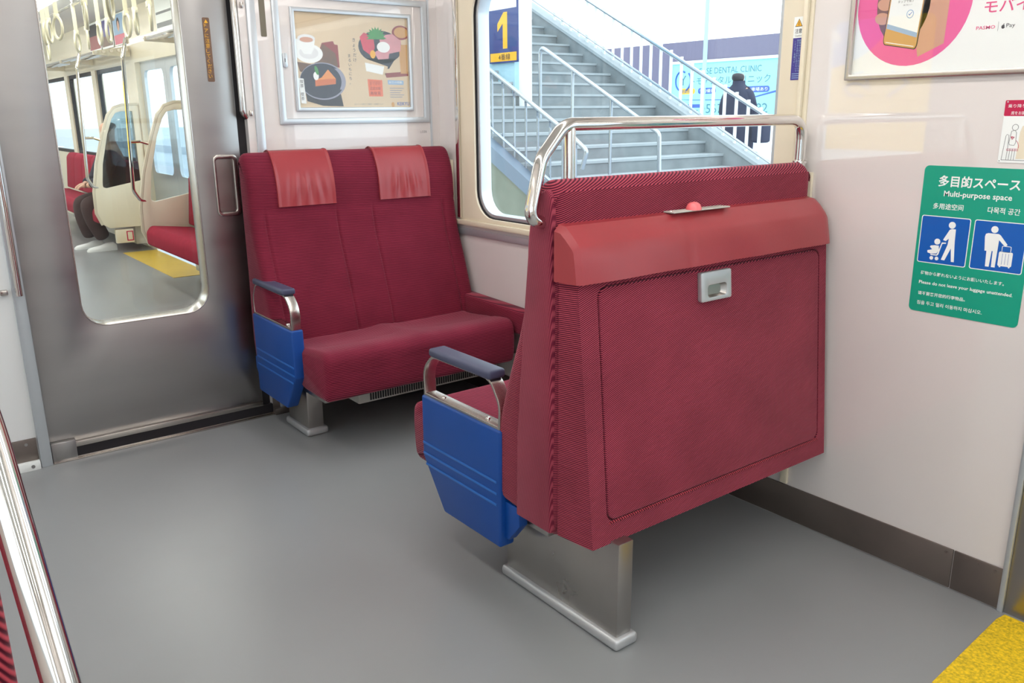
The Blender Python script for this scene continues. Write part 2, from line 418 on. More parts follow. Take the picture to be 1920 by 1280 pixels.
# windows on sides that are out of view
for nm, x, ys in (('window_2', XW+.05, (-3.6, -1.0)), ('window_3', XL-.05, (2.62, 3.42)), ('window_4', XL-.05, (-3.7, -1.2)), ('door_3', XL-.05, (-.7, .75))):
    r = empty(nm, (x, sum(ys)/2, .845), kind='structure')
    P = PX(ys[1], .845, x); wd = ys[1]-ys[0]
    mk('sash', ringprism(rrect(0, wd, 0, 1.105, .004), rrect(.05, wd-.05, .05, 1.06, .06), P, -.02, .02), 'alu', r, bevel=.003)
    mk('pane', prism(rrect(.04, wd-.04, .04, 1.07, .05), P, -.002, .002), 'glass', r, smooth=0)

# end bulkhead: trims, hatch frame, jambs
mk('trim_3', box(1.378, 1.415, YE-.016, YE, 0, ZC), 'alu', bevel=.003, kind='structure')
mk('trim_4', box(.375, .416, YE-.022, YE, 0, ZC), 'alu', bevel=.003, kind='structure')
P = PY(1.49, 1.308)
mk('trim_5', ringprism(rrect(0, .766, 0, .552, .004), rrect(.03, .736, .026, .526, .003), P, 0, .010), 'alu', bevel=.003, kind='structure')
mk('trim_6', box(2.262, 2.272, YE-.004, YE, .6, ZC), 'alu', kind='structure')
mk('baseboard_back', cat(box(1.345, XW, YE-.006, YE, .004, .125), box(1.345, XW, YE-.03, YE-.006, .0, .03)), 'skirt', bevel=.001, kind='structure')
bl = empty('baseboard_left', (.1, YE, 0), kind='structure')
mk('plate', box(XL, .372, YE-.008, YE, .03, .125), 'skirt', bl, bevel=.001)
mk('edging', box(XL, .372, YE-.03, YE-.004, 0, .034), 'print_white', bl, bevel=.001)
mk('screw', tube([(.345, YE-.03, .017), (.345, YE-.033, .017)], .007, 10), 'steel', bl)
mk('screw', tube([(.335, YE-.008, .105), (.335, YE-.0105, .105)], .006, 10), 'steel', bl)
# sliding end door
d1 = empty('door_1', (.85, YE+.03, 0), kind='structure')
P = PY(.385, 0, YE+.018)
wo, wi = rrect(0, .922, .045, 2.02, .003), rrect(.222, .728, .53, 1.93, .095)
mk('leaf', ringprism(wo, wi, P, -.09, 0), 'steel', d1, bevel=.002)
mk('window_rim', ringprism(rrect(.219, .731, .527, 1.933, .098), rrect(.225, .725, .533, 1.927, .092), P, -.094, .003), 'satin', d1, bevel=.003)
mk('pane', prism(rrect(.225, .725, .533, 1.927, .092), P, -.086, -.082), 'glass', d1, smooth=0)
mk('kick_strip', box(.47, 1.30, YE-.004, YE+.018, .05, .072), 'satin', d1, bevel=.002)
mk('guide_bracket', box(.418, .51, YE-.012, YE+.018, .0, .085), 'steel', d1, bevel=.004)
mk('pull_frame', ringprism(rrect(.80, .905, .93, 1.19, .022), rrect(.812, .884, .948, 1.172, .012), P, 0, .010), 'satin', d1, bevel=.004)
mk('pull_cup', prism(rrect(.81, .89, .95, 1.17, .012), P, .001, .004), 'steel_dirty', d1)
st = mk('warning_strip', prism(rrect(.817, .845, 1.485, 1.735, .005), P, 0, .002), 'brown', d1)
vtext('ドアに注意してください', .8215, 1.698, P, .0026, 'sticker_yellow', st, .019, .0198)
mk('warning_triangle', flat([(.823, 1.714), (.839, 1.714), (.831, 1.728)], P, .0026), 'sticker_yellow', st)
mk('door_gap', box(1.305, 1.345, YE+.03, YE+.06, .0, 2.02), 'dark', d1)
mk('door_edge_bar', tube(fillet([(1.326, YE-.012, 2.0), (1.326, YE-.012, 1.362), (1.342, YE+.004, 1.342)], .02, 4), .013, 12), 'chrome', d1)
mk('jamb', box(1.345, 1.378, YE-.004, YE, 0, 2.02), 'wall', d1)
for z in (1.79, 1.358): mk('stopper', box(1.354, 1.368, YE-.016, YE-.004, z-.012, z+.012), 'satin', d1, bevel=.004)
mk('door_edge_bar', tube([(.396, YE-.03, 2.0), (.396, YE-.03, .70)], .012, 12), 'chrome', d1)
mk('stopper', box(.335, .362, YE-.02, YE, .705, .725), 'satin', d1, bevel=.004)
mk('sill', cat(box(.416, 1.345, YE-.02, YE+.02, 0, .006), box(.416, 1.345, YE-.008, YE-.002, .006, .012)), 'satin', d1, bevel=.001)
mk('threshold_slot', box(.51, 1.345, YE-.002, YE+.018, .006, .05), 'dark', d1)
lc = mk('hatch_lock', prism(rrect(1.523-1.49, 1.545-1.49, .24, .30, .009), PY(1.49, 1.308), 0, .006), 'alu', smooth=40, bevel=.001, label='small oval keyhole lock plate left of the food poster', cat='lock')
mk('keyhole', flat([(.0425, .262), (.0455, .262), (.0455, .277), (.0425, .277)], PY(1.49, 1.308), .0066), 'black', lc)
tg = mk('hatch_tag', prism(rrect(-.052, -.027, .362, .53, .005), PY(1.49, 1.308), 0, .002), 'tag_grey', label='narrow olive grey tag on the bulkhead strip beside the end door', cat='tag')
text('ＬＣＯＮ', 2.205-1.49, 1.258-1.308, PY(1.49, 1.308), .0008, 'grey_print', empty('hatch_marking', (2.22, YE, 1.258), 'small grey stencilled letters below the hatch frame corner', 'marking'), width=.034, height=.012)

# ------------------------------------------------------------------ ceiling lamps (both cars)
def ceiling_light(x, y, label, grp):
    r = empty('ceiling_light', (x, y, ZC), label, 'light', grp)
    mk('housing', box(x-.09, x+.09, y-.6, y+.6, ZC-.035, ZC), 'ceiling', r, bevel=.006)
    mk('diffuser', prism(rrect(-.075, .075, -.045, -.0, .02, 4), lambda u, v, w: (x+u, w, ZC-.03+v), y-.58, y+.58), 'lamp', r)
LN = ['first', 'second', 'third', 'fourth', 'fifth', 'sixth', 'seventh']
for i, y in enumerate((2.9, 1.6, .3, -1.0, -2.3, -3.6)):
    for x, s in ((.27, 'left'), (1.47, 'right')):
        ceiling_light(x, y, 'white fluorescent ceiling light above the seats, %s from the end door, %s row' % (LN[i], s), 'fluorescent lights of the %s row' % s)
for i, y in enumerate((5.6, 6.9, 8.2, 9.5, 10.8, 12.1, 13.4)):
    for x, s in ((.27, 'left'), (1.47, 'right')):
        ceiling_light(x, y, 'fluorescent ceiling light of the next car, %s from the end door, %s row' % (LN[i], s), 'next car lights of the %s row' % s)

# ------------------------------------------------------------------ yellow tactile panel
mk('tactile_panel', prism([(1.86, -.60), (2.30, -.60), (2.30, .79), (2.262, .795), (1.862, .772)], lambda u, v, w_: (u, v, w_), 0, .003), 'yellow', smooth=0,
   label='speckled yellow floor panel in front of the side door', cat='floor panel')

# ================================================================== SEATS
def puff_seam(x, seams, wd=.006):
    return -sum(math.exp(-((x-s)/wd)**2) for s in seams)
def make_seat(cfg):
    Y = cfg['Y']; x0, x1 = cfg['x0'], cfg['x1']
    r = empty('box_seat', (1.8, Y(.3), 0), cfg['label'], 'seat', 'two-person box seats')
    # ---- backrest cushion
    prof = [(0, .31), (0, .70), (0, 1.12), (.006, 1.172), (.035, 1.196), (.072, 1.186), (.105, 1.13), (.124, 1.06), (.13, .97), (.138, .89), (.162, .80), (.203, .69), (.24, .58), (.275, .47), (.285, .38), (.25, .31), (.12, .296)]
    prof = catmull(prof, 4); nr = normals2(prof)
    xs = sorted(set([round(x0+(x1-x0)*k/90, 4) for k in range(91)]+[round(s+d, 4) for s in cfg['seams'] for d in (-.01, -.005, -.002, 0, .002, .005, .01)]+[x0+.003, x0+.008, x0+.015, x1-.003, x1-.008, x1-.015]))
    R = .032; secs = []
    for x in xs:
        e = min(x-x0, x1-x); sh = R-math.sqrt(max(0, R*R-(R-e)**2)) if e < R else 0
        sec = []
        for (u, z), (a, b) in zip(prof, nr):
            d = -sh
            if u > .09 and .40 < z < .945:
                d += .007*puff_seam(x, cfg['seams'])+.004*max(0, math.sin((x-x0)/(x1-x0)*4*PI))
            if u > .08: d += .004*math.exp(-((z-.95)/.012)**2)*-1
            sec.append((x, Y(u+a*d), z+b*d))
        secs.append(sec)
    mk('backrest', loft(secs), cfg['m_front'], r, smooth=60)
    if cfg.get('side_m'):
        # covered side cheek of the backrest on the aisle side
        ck = [(.012, .294), (.156, .294), (.150, .53), (.118, .86), (.092, 1.09), (.07, 1.16), (.03, 1.178), (.012, 1.16)]
        mk('side_cheek', prism(ck, lambda u, v, w_: (w_, Y(u), v), x0-.008, x0+.02), cfg['side_m'], r, bevel=.006, seg=3)
    # ---- headrest covers
    f0 = [k for k in range(len(prof)) if prof[k][0] > .03 and prof[k][1] > .955]
    f0 += [k for k in range(len(prof)) if prof[k][0] <= .03 and prof[k][1] > cfg['head_back']]
    f0 = sorted(f0, key=lambda k: (-prof[k][1] if prof[k][0] <= .03 else prof[k][1]-10))
    front = sorted([k for k in f0 if prof[k][0] > .035], key=lambda k: prof[k][1])
    back = sorted([k for k in f0 if prof[k][0] <= .035], key=lambda k: -prof[k][1])
    path = front+back if cfg['head_back'] < 1.15 else [k for k in front if prof[k][0] > .078]
    for hx0, hx1 in cfg['heads']:
        rows = []; nx = 46
        for k in path:
            (u, z), (a, b) = prof[k], nr[k]; row = []
            for i in range(nx+1):
                t = i/nx; x = hx0+(hx1-hx0)*t
                wv = math.exp(-((z-1.035)/.045)**2) if u > .05 else 0
                env = math.sin(PI*min(1, max(0, (t-.12)/.76)))**.7 if .12 < t < .88 else 0
                d = .007+.0065*wv*env*math.cos((t-.5)*2*PI*5.2*(1+.12*(z-1.03)/.05))+(.003 if (t < .04 or t > .96 or (u > .1 and z < .968)) else 0)
                row.append((x, Y(u+a*d), z+b*d))
            rows.append(row)
        inner = [[(x_, Y(prof[k][0]+nr[k][0]*.001), prof[k][1]+nr[k][1]*.001) for (x_, _, _) in row] for row, k in zip(rows, path)]
        n = nx+1; V = [p for rw in rows for p in rw]+[p for rw in inner for p in rw]; o = len(rows)*n; F = []
        for j in range(len(rows)-1):
            for i in range(nx):
                F += [(j*n+i, j*n+i+1, (j+1)*n+i+1, (j+1)*n+i), (o+j*n+i, o+(j+1)*n+i, o+(j+1)*n+i+1, o+j*n+i+1)]
            F += [(j*n, (j+1)*n, o+(j+1)*n, o+j*n), (j*n+nx, o+j*n+nx, o+(j+1)*n+nx, (j+1)*n+nx)]
        for i in range(nx):
            F += [(i, o+i, o+i+1, i+1), ((len(rows)-1)*n+i, (len(rows)-1)*n+i+1, o+(len(rows)-1)*n+i+1, o+(len(rows)-1)*n+i)]
        mk('headrest_cover', (V, F), 'leather', r, smooth=50)
    # ---- seat pan
    uf = cfg['front']
    pp = [(.24, .275), (.24, .40), (.27, .422), (.36, .425), (.48, .438), (uf-.09, .452), (uf-.04, .452), (uf-.012, .437), (uf, .405), (uf, .34), (uf-.005, .285), (uf-.02, .258), (uf-.07, .252), (.4, .26)]
    pp = catmull(pp, 4); pn = normals2(pp)
    px0, px1 = x0+.03, cfg['pan_x1']; mid = (px0+px1)/2; secs = []; R = .02
    for k in range(81):
        x = px0+(px1-px0)*k/80
        e = min(x-px0, px1-x); sh = R-math.sqrt(max(0, R*R-(R-e)**2)) if e < R else 0
        sec = []
        for (u, z), (a, b) in zip(pp, pn):
            d = -sh
            if z > .40 and u > .26:
                d += -.010*abs(math.sin((x-px0)/(px1-px0)*2*PI))*math.exp(-((u-.42)/.13)**2)+.006*math.exp(-((x-mid)/.05)**2)
                d -= .004*math.exp(-((u-(uf-.20)-.03*math.sin((x-px0)*9))/.012)**2)
            sec.append((x, Y(u+a*d), z+b*d))
        secs.append(sec)
    mk('seat_cushion', loft(secs), 'c_pan', r, smooth=60)
    mk('seat_frame', box(x0+.06, XW-.004, min(Y(.10), Y(uf-.10)), max(Y(.10), Y(uf-.10)), .225, .262), 'steel_dirty', r, bevel=.004)
    mk('wall_armrest', prism([(Y(.12), .38), (Y(uf+.05), .38), (Y(uf+.06), .44), (Y(uf+.04), .485), (Y(.12), .505)], YZ, cfg['pan_x1']+.006, XW-.003), cfg['m_front'], r, bevel=.014, seg=3)
    # ---- aisle arm: blue side panel + steel loop + pad
    a0, a1 = cfg['arm']       # rear and front of the panel in u
    xa, xb = 1.26, 1.312
    zt = .512
    pl = [(Y(a0), zt), (Y(a1), zt), (Y(a1+.004), .312), (Y(a1-.11), .156), (Y(a0+.006), .158)]
    sp = mk('side_panel', prism(pl, YZ, xa, xb), 'blue', r, bevel=.007, seg=3)
    for z in (.357, .322, .288):
        fr = a1+.002 if z > .31 else a1-.012
        q = sorted((Y(a0+.018), Y(fr-.004)))
        mk('rib', box(xa-.0025, xa+.001, q[0], q[1], z-.004, z+.004), 'blue_rib_lit', sp, bevel=.0018)
    mk('panel_foot', prism([(Y(a0-.06), .30), (Y(a0+.02), .30), (Y(a0+.02), .185), (Y(a0-.01), .185), (Y(a0-.06), .245)], YZ, xa+.018, xb-.004), 'blue', r, bevel=.003)
    lo = fillet([(a0+.008, zt-.004, 0), (a0+.004, .585, 0), (a0+.05, .655, 0), (a1-.06, .652, 0), (a1-.004, .60, 0), (a1-.006, zt-.004, 0)], [.08, .06, .06, .08], 6)
    lo = [(p.x, p.y) for p in lo]; ln = normals2(lo)
    li = [(u-a*.009, z-b*.009) for (u, z), (a, b) in zip(lo, ln)]
    li[0] = (lo[0][0]+.009, zt+.008); li[-1] = (lo[-1][0]-.009, zt+.008)
    lp = mk('arm_loop', ringprism(lo, li, lambda u, v, w_: (w_, Y(u), v), xa+.006, xb-.006), 'satin', r, smooth=40, bevel=.0015)
    for u in (a0+.09, a1-.09):
        mk('screw', lathe([(.008, 0), (.008, .002), (.006, .005), (.001, .006)], (1.286, Y(u), zt+.0075), 12), 'chrome', lp)
    q = sorted((Y(a0+.042), Y(a1-.055)))
    mk('arm_pad', box(xa-.004, xb+.004, q[0], q[1], .648, .674), 'navy', r, bevel=.009, seg=3)
    # ---- pedestal
    p0, p1 = sorted((Y(cfg['ped'][0]), Y(cfg['ped'][1]))); e0, e1 = cfg['pedx']
    pd = mk('pedestal', box(e0, e1, p0, p1, .02, .30 if cfg['shell'] else .26), 'steel_dirty', r, bevel=.003)
    mk('foot_plate', box(e0-.014, e1+.016, p0-.014, p1+.014, 0, .034), 'base', r, bevel=.012, seg=3)
    return r
far = make_seat(dict(Y=lambda u: 3.585-u, x0=1.268, x1=2.295, pan_x1=2.228, seams=(1.325, 1.655, 1.835, 2.215), heads=((1.385, 1.652), (1.872, 2.142)), front=.69, arm=(.045, .468), ped=(.13, .34), pedx=(1.357, 1.428),
    shell=False, head_back=1.05, m_front='c_front', label='dark red ribbed two-person seat facing the camera, back against the end wall'))
mk('wall_bracket', box(2.296, XW-.002, 3.50, 3.585, .50, 1.13), 'cream', far, bevel=.004)
near = make_seat(dict(Y=lambda u: 1.49+u, x0=1.268, x1=2.285, pan_x1=2.228, seams=(1.325, 1.655, 1.835, 2.215), heads=((1.385, 1.652), (1.872, 2.142)), front=.765, arm=(.225, .632), ped=(-.148, .322), pedx=(1.352, 1.404),
    shell=True, head_back=1.192, m_front='c_back', side_m='c_side', label='dark red ribbed two-person seat with its back to the camera and a chrome rail'))
# ---- box shell on the back of the near seat
def ys(z): return 1.371+(z-.294)*.088
P = lambda u, v, w_: (1.29+u-(.016*v*.088/.117 if u < .002 else 0), ys(.294+v)-w_, .294+v)
W, Hh = 1.0, .70
outer, inner = rrect(0, W, 0, Hh, .0005), rrect(.052, .965, .055, .655, .03)
n = len(outer)
V, F = [], []
for w_, lp in ((0, outer), (0, inner), (-.012, inner)): V += [P(u, v, w_) for u, v in lp]
for i in range(n):
    j = (i+1) % n; F += [(i, j, n+j, n+i), (n+i, n+j, 2*n+j, 2*n+i)]
F.append(tuple(range(2*n, 3*n)))
mk('back_frame', (V, F), 'c_back', near, smooth=30)
mk('back_panel', prism(rrect(.057, .960, .060, .650, .027), P, -.011, .001), 'c_back', near, bevel=.004, seg=3)
cordp = [Vector(P(u, v, -.001)) for u, v in [(.06+.9*k/40, .0545) for k in range(41)]]
mk('piping', tube(cordp, .004, 8), 'c_trim', near)
top = [(1.371, .294), (1.4326, .994), (1.448, 1.05), (1.488, 1.085), (1.488, .294)]
def shell_end(x, inset): return [(x+(inset*(1.488-y)/.117), y, z) for y, z in top]
# sides, top and underside of the shell (the back itself is the panel frame)
A_, B_ = shell_end(1.274, .016), [(2.29, y, z) for y, z in top]
mk('back_shell', (A_+B_, [(0, 1, 2, 3, 4), (9, 8, 7, 6, 5), (0, 4, 9, 5), (1, 6, 7, 2), (2, 7, 8, 3)]), 'c_back', near, smooth=0, recalc=True)
cap = [(1.409, .962), (1.416, 1.01), (1.4235, 1.046), (1.430, 1.056), (1.452, 1.079), (1.470, 1.094), (1.492, 1.098), (1.492, .962)]
def cap_sec(x, ins, sc=1): return [(x+ins*(1.492-y)/.083, 1.492+(y-1.492)*sc, .962+(z-.962)*(1 if z < 1 else sc)) for y, z in cap]
N_ = 70; secs = []
for k in range(N_+1):
    t = k/N_; x = 1.262+(2.292-1.262)*t; f = (1-t)
    ins = .008*max(0, 1-(x-1.262)/.05)
    e = min((x-1.262)*1.6, 2.292-x); sh = 1-.12*max(0, 1-e/.03)**2
    s_ = cap_sec(x, ins, sh)
    s_ = [(a, b+.002*math.sin(x*23+c*30)*(1 if b < 1.45 else 0)+.004*math.exp(-((x-1.655-(1.03-c)*.3)/.008)**2)*(1 if 1.0 < c < 1.06 else 0), c) for a, b, c in s_]
    secs.append(s_)
mk('vinyl_ledge', loft(secs), 'leather', near, smooth=28)
# rail over the seat back
RX = .016
rail = fillet([(1.285, 1.535, 1.092), (1.222, 1.535, 1.108), (1.262, 1.54, 1.245), (1.335, 1.542, 1.322), (2.287, 1.542, 1.322), (2.287, 1.542, 1.17)], [.035, .08, .07, .06], 7)
gr = mk('grab_rail', tube(rail, RX, 16), 'chrome', near, smooth=60)
mk('rail_post', tube([(1.352, 1.542, 1.318), (1.352, 1.542, 1.17)], .0145, 16), 'chrome', gr)
mk('rail_collar', lathe([(.022, 0), (.022, .006), (.0165, .009)], (2.287, 1.542, 1.194), 16), 'chrome', gr)
# handle
P2 = lambda u, v, w_: P(.409+u, .568+v, w_)
hd = mk('latch_plate', ringprism(rrect(0, .123, 0, .078, .006), rrect(.026, .104, .010, .043, .010), P2, .001, .015), 'base', near, bevel=.002)
mk('latch_cup', ((lambda a, b: (lambda V: (V, [(i, (i+1) % len(a), (i+1) % len(a)+len(a), i+len(a)) for i in range(len(a))]+[tuple(range(len(a), 2*len(a)))]))([P2(u, v, .013) for u, v in a]+[P2(u, v, .0022) for u, v in b]))(rrect(.026, .104, .010, .043, .010), rrect(.034, .092, .014, .039, .008))), 'steel_dirty', hd, recalc=False)  # steel darker than the plate paints in the shade inside the cup
# indicator plate with a pink dome
ip = mk('indicator_plate', box(1.628, 1.852, 1.452, 1.488, 1.0975, 1.1012), 'grate', near, bevel=.001)
mk('indicator_slot', box(1.745, 1.825, 1.468, 1.471, 1.1012, 1.1015), 'grey_print', ip)
mk('indicator_dome', lathe([(.021, 0), (.0205, .006), (.017, .014), (.010, .019), (.002, .021)], (1.715, 1.462, 1.1005), 18), 'dome', ip)
for x in (1.638, 1.842): mk('screw', lathe([(.004, 0), (.003, .002)], (x, 1.47, 1.1005), 8), 'chrome', ip)
# heater below the far seat
ht = empty('heater', (1.9, 3.25, .1), 'white slatted heater box hung under the far red seat', 'heater')
mk('casing', box(1.545, 2.29, 3.13, 3.40, .135, .222), 'grate', ht, bevel=.006)
sl = mk('slat', box(1.600, 1.606, 3.126, 3.131, .145, .178), 'dark', ht)
for k in range(1, 56): copy_part(sl, (k*.0122, 0, 0), ht)
# third seat at the left edge of the view, with its own rail
s3 = empty('box_seat', (-.25, 1.15, 0), 'dark red ribbed seat cut off at the bottom left corner behind a chrome pole', 'seat', 'two-person box seats')
pr3 = [(1.02, .30), (1.05, 1.0), (1.08, 1.15), (1.16, 1.19), (1.22, 1.15), (1.26, .9), (1.38, .45), (1.40, .32)]
mk('backrest', prism(pr3, YZ, XL+.01, .047), 'c_trim', s3, bevel=.025, seg=4)
mk('seat_cushion', box(XL+.02, .03, 1.38, 1.80, .26, .45), 'c_pan', s3, bevel=.03, seg=3)
mk('pedestal', box(-.06, -.01, 1.1, 1.5, .02, .28), 'steel_dirty', s3, bevel=.003)
mk('foot_plate', box(-.075, .0, 1.085, 1.515, 0, .034), 'base', s3, bevel=.01)
g3 = mk('grab_rail', tube(fillet([(XL+.03, 1.0, 1.325), (.012, .985, 1.325), (.055, .94, 1.06), (.0725, .839, .808), (.085, .76, .60), (.03, 1.04, .50)], [.06, .3, .3, .06], 6), .0172, 18), 'chrome', s3, smooth=60)

# ================================================================== SIGNS AND POSTERS
def framed(name, label, P, wd, ht_, fr, m_board, fm='alu', depth=.014, cat_='poster', glassy=True):
    r = mk(name, ringprism(rrect(0, wd, 0, ht_, .003), rrect(fr, wd-fr, fr, ht_-fr, .002), P, 0, depth), fm, bevel=.003, label=label, cat=cat_)
    mk('sheet', prism([(fr*.8, fr*.8), (wd-fr*.8, fr*.8), (wd-fr*.8, ht_-fr*.8), (fr*.8, ht_-fr*.8)], P, .001, .003), m_board, r, smooth=0)
    if glassy: mk('cover_pane', prism([(fr*.9, fr*.9), (wd-fr*.9, fr*.9), (wd-fr*.9, ht_-fr*.9), (fr*.9, ht_-fr*.9)], P, .0072, .0084), 'poster_glass', r, smooth=0)
    return r
# food poster on the bulkhead
P = PY(1.569, 1.363)
po = framed('food_poster', 'framed tan food poster on the end wall above the far seat', P, .598, .434, .018, 'tan')
def pic(name, poly, m, k=1, parent=None, P=None): return mk(name, flat(poly, P, .003+.0002*k), m, parent, smooth=0, recalc=False)
def PF(name, poly, m, k=1): return pic(name, poly, m, k, po, P)
PF('napkin', [(.142, .292), (.197, .302), (.203, .288), (.219, .286), (.222, .19), (.10, .20)], 'maroon', 1)
PF('table_mat', [(.10, .20), (.145, .29), (.205, .25), (.215, .195), (.14, .14), (.03, .17), (.02, .21)], 'brown', 2)
PF('saucer', ell(.080, .246, .064, .040), 'print_white', 3)
PF('saucer_well', ell(.078, .249, .045, .026), 'panel_white', 4)
PF('cup', [(.030, .308), (.111, .308), (.103, .265), (.088, .243), (.055, .243), (.040, .265)], 'print_white', 5)
PF('cup_handle', ell(.026, .285, .014, .02), 'print_white', 4)
PF('cup_rim', ell(.070, .308, .041, .017), 'panel_white', 6)
PF('coffee', ell(.070, .303, .031, .011), 'skin_print', 7)
PF('place_mat', [(.05, .08), (.22, .075), (.23, .022), (.13, .025), (.055, .045)], 'black', 8)
PF('plate', ell(.137, .130, .111, .080), 'plate_hi', 9)
PF('plate_inner', ell(.134, .131, .106, .075), 'navyprint', 10)
PF('plate_shine', ell(.137, .130, .104, .074, a0=-28, a1=48)+ell(.128, .130, .098, .074, a0=48, a1=-28), 'plate_hi', 11)
PF('cake_top', [(.098, .134), (.130, .146), (.163, .181), (.199, .142), (.185, .132)], 'cake', 12)
PF('cake_side', [(.098, .134), (.150, .139), (.199, .142), (.197, .119), (.098, .108)], 'cake_side', 13)
PF('mint_leaf', ell(.108, .176, .008, .020, rot=.3), 'leafgreen', 14)
PF('cream_swirl', ell(.104, .152, .013, .018), 'print_white', 13)
PF('price_label', [(.019, .142), (.044, .140), (.050, .034), (.026, .036)], 'print_white', 14)
vtext('喫茶 喫茶', .026, .121, P, .0064, 'black', po, .017)
PF('rice_bowl', ell(.435, .285, .114, .072), 'navyprint', 1)
PF('bowl_base', [(.36, .235), (.51, .235), (.475, .19), (.395, .19)], 'navyprint', 1)
PF('coaster', [(.345, .235), (.36, .185), (.455, .16), (.47, .20)], 'tan', 2)
PF('paper', [(.35, .215), (.355, .178), (.44, .163), (.45, .2)], 'print_white', 3)
PF('tuna', [(.330, .325), (.352, .345), (.40, .325), (.405, .28), (.385, .245), (.345, .27)], 'fish', 4)
PF('sea_bream', [(.43, .335), (.50, .345), (.545, .315), (.54, .27), (.47, .255), (.435, .28)], 'fishpink', 4)
PF('prawn', [(.40, .26), (.43, .275), (.48, .265), (.475, .235), (.42, .23)], 'fishpink', 5)
PF('radish', ell(.45, .285, .034, .024), 'print_white', 6)
PF('lemon', ell(.393, .252, .014, .018), 'sticker_yellow', 6)
sh = []
for k in range(22):
    a = math.radians(-10+200*k/21); rr = .042 if k % 2 else .030
    sh.append((.415+rr*1.25*math.cos(a), .325+rr*1.15*math.sin(a)))
PF('shiso_leaf', sh, 'leafgreen', 7)
PF('soup_bowl', ell(.545, .352, .047, .032), 'maroon', 3)
PF('soup', ell(.547, .353, .038, .024), 'amber', 4)
PF('tea_glass', [(.532, .30), (.577, .30), (.575, .17), (.537, .17)], 'amber', 3)
PF('tray', [(.45, .17), (.577, .18), (.577, .16), (.46, .15)], 'maroon', 2)
PF('orange_stamp', [(.359, .143), (.436, .139), (.437, .066), (.364, .066)], 'orange', 1)
PF('stamp_border', [(.367, .136), (.429, .133), (.430, .132), (.368, .135)], 'maroon', 2)
for i, s in enumerate(('おでかけ', '名店の味', '再発見')): text(s, .370, .116-i*.022, P, .0036, 'maroon', po, width=.055, height=.016)
PF('blue_tab', [(.465, .140), (.550, .138), (.550, .119), (.466, .120)], 'paleblue', 1)
text('本日の特集', .470, .1245, P, .0036, 'print_white', po, width=.072, height=.011)
for i in range(5): PF('small_print', [(.475, .105-i*.010), (.475+.075-.01*(i % 3), .105-i*.010), (.475+.075-.01*(i % 3), .102-i*.010), (.475, .102-i*.010)], 'plate_hi', 1)
vtext('きょうだけ', .293, .304, P, .0036, 'navyprint', po, .019, .0215)
vtext('まるいちにち。', .267, .236, P, .0036, 'navyprint', po, .017, .0195)
text('おいしい旅のご案内・沿線グルメ', .285, .028, P, .0036, 'grey_print', po, width=.15, height=.007)
PF('pear_mark', ell(.488, .029, .0085, .0115), 'amber', 1)
text('KEIKYU', .512, .025, P, .0036, 'cyan_navy', po, width=.064, height=.016, bold=.01)
# advertisement high on the side wall
P = PX(1.428, 1.430)
ad = framed('pink_advert', 'large framed advert with pink circle and hand holding phone, top right', P, .95, .40, .016, 'print_white', 'satin', .016, glassy=True)
def PA(name, poly, m, k=1): return pic(name, poly, m, k, ad, P)
PA('pink_circle', ell(.176, .196, .158, .163, 48), 'pink', 1)
PA('wrist', [(.205, .055), (.272, .085), (.275, .20), (.255, .30), (.20, .32), (.17, .2)], 'skin_print', 2)
PA('palm', ell(.15, .20, .075, .11), 'skin_dark', 2)
for i in range(4): PA('finger', ell(.098-.004*i+.008, .268-.036*i, .022, .0155, rot=-.2), 'skin_print', 3)
ph = lambda a, b: (.1035+a*.094+b*.016, .094+b*.20-a*.018)
PA('phone_edge', [(u, v) for u, v in [ph(x_, y_) for x_, y_ in rrect(-.02, 1.03, -.012, 1.2, .08)]], 'black', 4)
PA('phone_rim', [ph(*q) for q in rrect(0, 1, 0, 1.18, .07)], 'amber', 5)
PA('phone_screen', [ph(*q) for q in rrect(.03, .97, .02, 1.15, .06)], 'print_white', 6)
PA('card_image', [ph(.03, .03), ph(.97, .03), ph(.97, .14), ph(.03, .2)], 'amber', 7)
PA('card_sky', [ph(.03, .2), ph(.97, .14), ph(.97, .20), ph(.03, .26)], 'paleblue', 7)
PA('tick_ring', ell(.1725, .166, .010, .011), 'paleblue', 7)
PA('tick_disc', ell(.1725, .166, .008, .009), 'print_white', 8)
PA('tick', [(.168, .166), (.171, .162), (.178, .170), (.177, .171), (.171, .1645), (.169, .167)], 'sign_blue', 9)
text('タップで完了', .135, .196, P, .0048, 'black', ad, width=.045, height=.007)
text('支払い', .15, .188, P, .0048, 'grey_print', ad, width=.025, height=.004)
text('モバイルPASMO', .365, .150, P, .0034, 'hot', ad, width=.27, height=.030, bold=.012)
text('PASMO', .3505, .1115, P, .0034, 'hot', ad, width=.046, height=.0085, bold=.012)
PA('divider', [(.4032, .105), (.4040, .105), (.4040, .1275), (.4032, .1275)], 'grey_print', 1)
PA('fruit_mark', ell(.4155, .1145, .0042, .0047)[:28], 'black', 1)
PA('fruit_bite', ell(.4200, .1155, .0018, .0019, 12), 'print_white', 2)
PA('fruit_leaf', ell(.4165, .1207, .0009, .0017, 12, rot=-.6), 'black', 1)
text('Pay', .4228, .1095, P, .0034, 'black', ad, width=.0205, height=.0120)
text('スマホをかざすだけ', .47, .20, P, .0034, 'black', ad, width=.30, height=.03)
